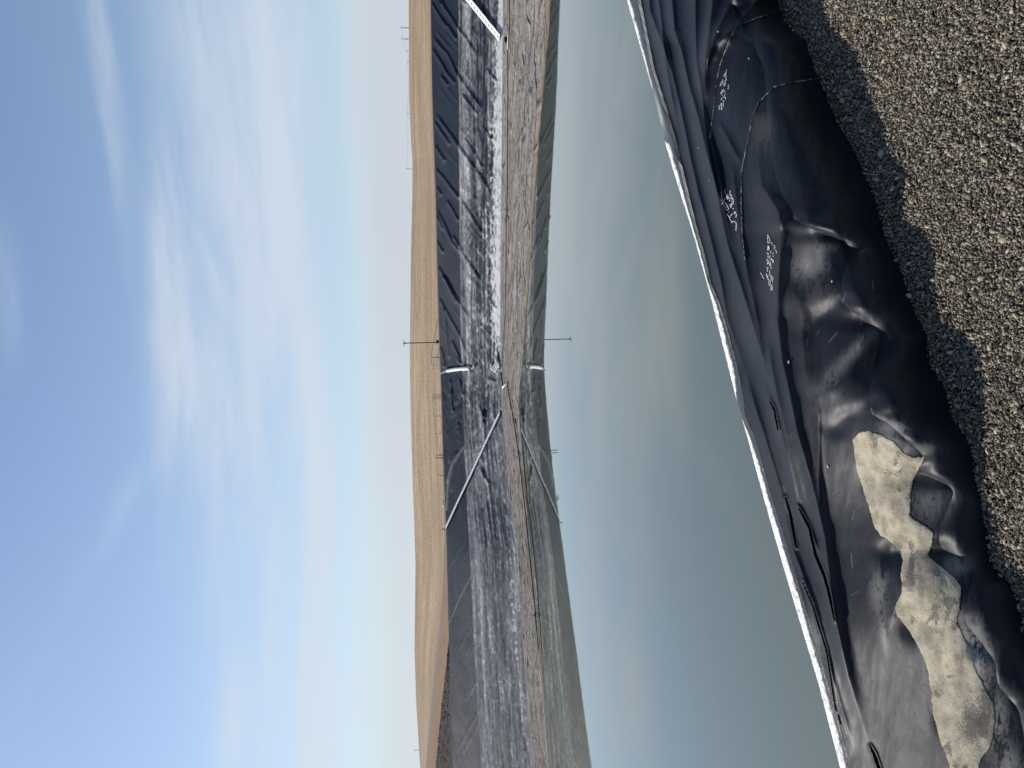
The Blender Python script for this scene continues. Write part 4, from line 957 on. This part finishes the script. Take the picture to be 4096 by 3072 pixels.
ladder([(1786, 2113), (2003, 1652)], .58, 'long narrow white and black striped ladder on the left far bank', 44)
ladder([(1735, -190), (1881, 0), (2004, 150)], .62, 'wide white striped ladder on the right far bank, cut by the frame', 26) if False else None
pa_, pb_ = on_slope(1881, -6), on_slope(2004, 152)
ladder([(1737, -184), (2004, 152)], .80, 'broad white striped ladder on the right far bank by the white crust', 24)
# white fabric chute and its sandbags
cp = [(1768, 1494), (1778, 1489), (1790, 1484), (1800, 1482), (1810, 1480), (1830, 1477), (1850, 1475), (1870, 1474), (1884, 1474)]
P3 = [on_slope(*p) + UP * .18 for p in cp]
pts = []; 
for a, b in zip(P3, P3[1:]): pts += [a + (b - a) * t for t in np.linspace(0, 1, 8, endpoint=False)]
pts.append(P3[-1]); rr = np.random.default_rng(2); r_l = [.10 + .12 * min(1, i / 24) + .05 * rr.random() - (.10 if i in (30, 31) else 0) for i in range(len(pts))]
t_ = empty('overflow_sleeve', P3[0], 'bulging white fabric sleeve running down the far corner from the crest', 'sleeve')
k_ = 20
m_ = MB().tube(pts[:k_], r_l[:k_], 8); meshobj('dirty_end', np.array(m_.v), m_.f, mat('grimy_cloth', None, (.22, .22, .2), .9), t_, True)['label'] = 'grimy grey upper end of the sleeve'
m_ = MB().tube(pts[k_ - 1:], r_l[k_ - 1:], 8); meshobj('sleeve', np.array(m_.v), m_.f, M_white, t_, True)
m_ = MB().tube([on_slope(1886, 1494) + UP * .2, on_slope(1870, 1490) + UP * .25, on_slope(1800, 1492) + UP * .2], .03, 5); meshobj('rope', np.array(m_.v), m_.f, M_dark, t_, True)
bags = [(1972, 1459), (1971, 1467), (1975, 1473), (1981, 1476), (1979, 1466), (1985, 1461), (1987, 1470), (1992, 1464), (1994, 1456), (1990, 1452), (1995, 1446), (1999, 1453), (2000, 1462), (1996, 1470), (1990, 1478),
        (1986, 1484), (1993, 1485), (1999, 1476), (2004, 1466), (2005, 1480), (1988, 1428), (1991, 1435), (1994, 1441), (1896, 1474), (1902, 1466), (1884, 1487), (2003, 1457), (1982, 1471)]
rgb = np.random.default_rng(9)
for i, (x_, y_) in enumerate(bags):
    p = on_slope(x_, y_) + UP * .22; v, f = rock(p, .25 * rgb.uniform(.7, 1.1), i + 30, (rgb.uniform(.8, 1.3), 1, .65)); o = meshobj('sandbag', v, f, M_bag, None, True)
    lb = 'small pale sandbag in the heap at the foot of the far corner' if x_ > 1950 and y_ > 1443 else ('small pale sandbag trailing right of the heap at the bank foot' if x_ > 1950 else 'small pale bag lying just below the end of the white sleeve')
    tag(o, lb, 'sandbag', 'sandbags in a heap at the far corner' if x_ > 1950 and y_ > 1443 else ('sandbags trailing from the heap' if x_ > 1950 else 'bags below the sleeve end'))
# hose and cable along the bench
def q3(L, y0, k=.4823, x0=1500): return [(x0 + a * k, y0 + b * k) for a, b in L]
hp = q3([(1072, 1540), (1062, 1480), (1058, 1430)], 800)[::-1] + q3([(1070, 105), (1074, 110)], 1500) + q3([(1108, 68), (1120, 150), (1150, 300), (1180, 480), (1205, 650), (1225, 830), (1250, 1040), (1268, 1200), (1290, 1420), (1312, 1640)], 1500) + q3([(1198, 110), (1215, 270), (1232, 440), (1240, 560), (1256, 760), (1276, 960), (1296, 1170), (1315, 1360), (1330, 1560), (1340, 1700), (1360, 1900)], 2200, .5255)
def place_b(x, y):
    p, l_ = solve(To, Sh, y, x)
    if l_ > 1: p = PZ(np.array(float(x)), np.array(float(y)), np.array(0.05))
    p = p.copy(); p[2] = max(p[2], 0) + .16; return p
t_ = empty('hose', place_b(*hp[0]), 'long black hose lying along the muddy shore of the left bank', 'hose')
k1 = 18
bar('dark_hose', [place_b(*p) for p in hp[:3]], .08, M_hose, t_)
bar('dark_hose', [place_b(*p) for p in hp[5:20]], .06, M_hose, t_)
bar('pale_hose', [place_b(*p) for p in hp[19:]], .035, M_bag, t_)
bar('pale_elbow', [place_b(*p) for p in q3([(1070, 105), (1082, 92), (1105, 68)], 1500)], .11, M_bag, t_)
c_ = place_b(*q3([(1235, 492)], 2200, .5255)[0])
m_ = MB().tube([c_ - RT * .22, c_ + UP * .02, c_ + RT * .2], .09, 6).tube([c_ + UP * .05, c_ + UP * .2 - RT * .05], .05, 6).tube([c_ - FW * .3, c_, c_ + FW * .3 + UP * .05], .05, 6); meshobj('clamp', np.array(m_.v), m_.f, M_hose, t_, False)
cp = q3([(1128, 10), (1128, 240)], 0) + q3([(1116, 420), (1116, 900), (1112, 1300), (1110, 1600)], 0) + q3([(1102, 200), (1098, 700), (1093, 900), (1080, 1150), (1060, 1380)], 800)
t_ = empty('cable', place_b(*cp[0]), 'thin dark cable stretched along the mud below the right far bank', 'cable')
bar('cable', [place_b(*p) for p in [(2045, -120)] + cp], .045, M_dark, t_)
bar('white_pipe', [place_b(*p) for p in q3([(1124, 225), (1120, 300), (1114, 410)], 0)], .07, M_white, t_)
o = MB().box(place_b(*q3([(1108, 330)], 0)[0]) + UP * .1, (.5, .3, .3), bev=.05).build('float', M_hose, None); tag(o, 'small black float lying on the mud beside the white pipe', 'float')
# power poles on the skyline
poles = [(1604, 1634, 111, 2), (1606, 1634, 156, 2), (1626, 1636, 204, 1), (1630, 1637, 249, 1), (1627, 1640, 455, 1), (1625.5, 1652, 675, 1), (1643, 1650, 835, 0), (1658, 1674, 3000, 1)]
names = ['power pole on the skyline nearest the photo top, with stacked crossarms', 'second skyline power pole from the photo top, two crossarms', 'third short power pole from the photo top on the skyline', 'fourth tiny power pole from the photo top on the skyline',
         'fifth thin power pole from the photo top, alone on the skyline', 'sixth thin power pole from the photo top, where the ridge dips', 'tiny stub of a pole on the skyline right of the mast', 'lone thin pole on the skyline at the photo bottom']
tops = []
for (xa, xb, y_, arms), lb in zip(poles, names):
    Dp = 690.0; b = pt(xb + 3, y_, Dp); hgt = (xb + 3 - xa) / F * Dp
    t_ = empty('power_pole', b, lb, 'power pole', 'power poles along the skyline')
    bar('pole', [b, b + UP * hgt], .22 if arms == 2 else .15, M_wood, t_)
    for j in range(arms):
        c_ = b + UP * (hgt - .4 - 2.6 * j); wd = 1.5 if arms == 2 else 1.1
        m_ = MB().box(c_, (2 * wd, .18, .18)); [m_.box(c_ + RT * dx + UP * .2, (.12, .12, .25)) for dx in (-wd * .85, wd * .85)]; meshobj('crossarm', np.array(m_.v), m_.f, M_wood, t_, False)
    if arms == 2:
        c_ = b + UP * (hgt - 5.6) + RT * -.5; m_ = MB().tube([c_, c_ + UP * 1.0], .38, 10); meshobj('transformer', np.array(m_.v), m_.f, M_grey, t_, False)
    tops.append(b + UP * (hgt - .2))
M_wire = mat('aluminium_wire', None, (.6, .62, .64), .4, .5)
for j, off in enumerate((-1.2, 1.2)):
    pts = []
    for a, b in zip(tops[:6], tops[1:6]):
        for t in np.linspace(0, 1, 10, endpoint=False): pts.append(a + (b - a) * t + RT * off * .8 - UP * 4 * 1.0 * t * (1 - t))
    o = bar('power_line', pts, .045, M_wire, None, 4); tag(o, ('upper' if j else 'lower') + ' of two thin pale wires strung between the skyline poles', 'wire', 'wires between the skyline poles')
# scrub behind the left crest
V = []; Fc = []; rg = np.random.default_rng(4)
for i in range(900):
    j = rg.integers(int((2480 + 600) / 5), len(ys) - 1); u = rg.random()
    jj = j + len(Rx); p = E0[jj] + (E1[jj] - E0[jj]) * (.15 + .85 * u)
    if o1[j] < 3: continue
    v, f = rock(p + UP * .0, rg.uniform(.06, .14), i, (rg.uniform(.8, 1.8), 1, rg.uniform(.4, .9))); o_ = len(V); V += list(v); Fc += [tuple(k + o_ for k in q_) for q_ in f]
sc_ = meshobj('scrub', np.array(V), Fc, M_brush, None, False); tag(sc_, 'dark burnt scrub and stones on the slope behind the left crest', 'scrub', kind='stuff')
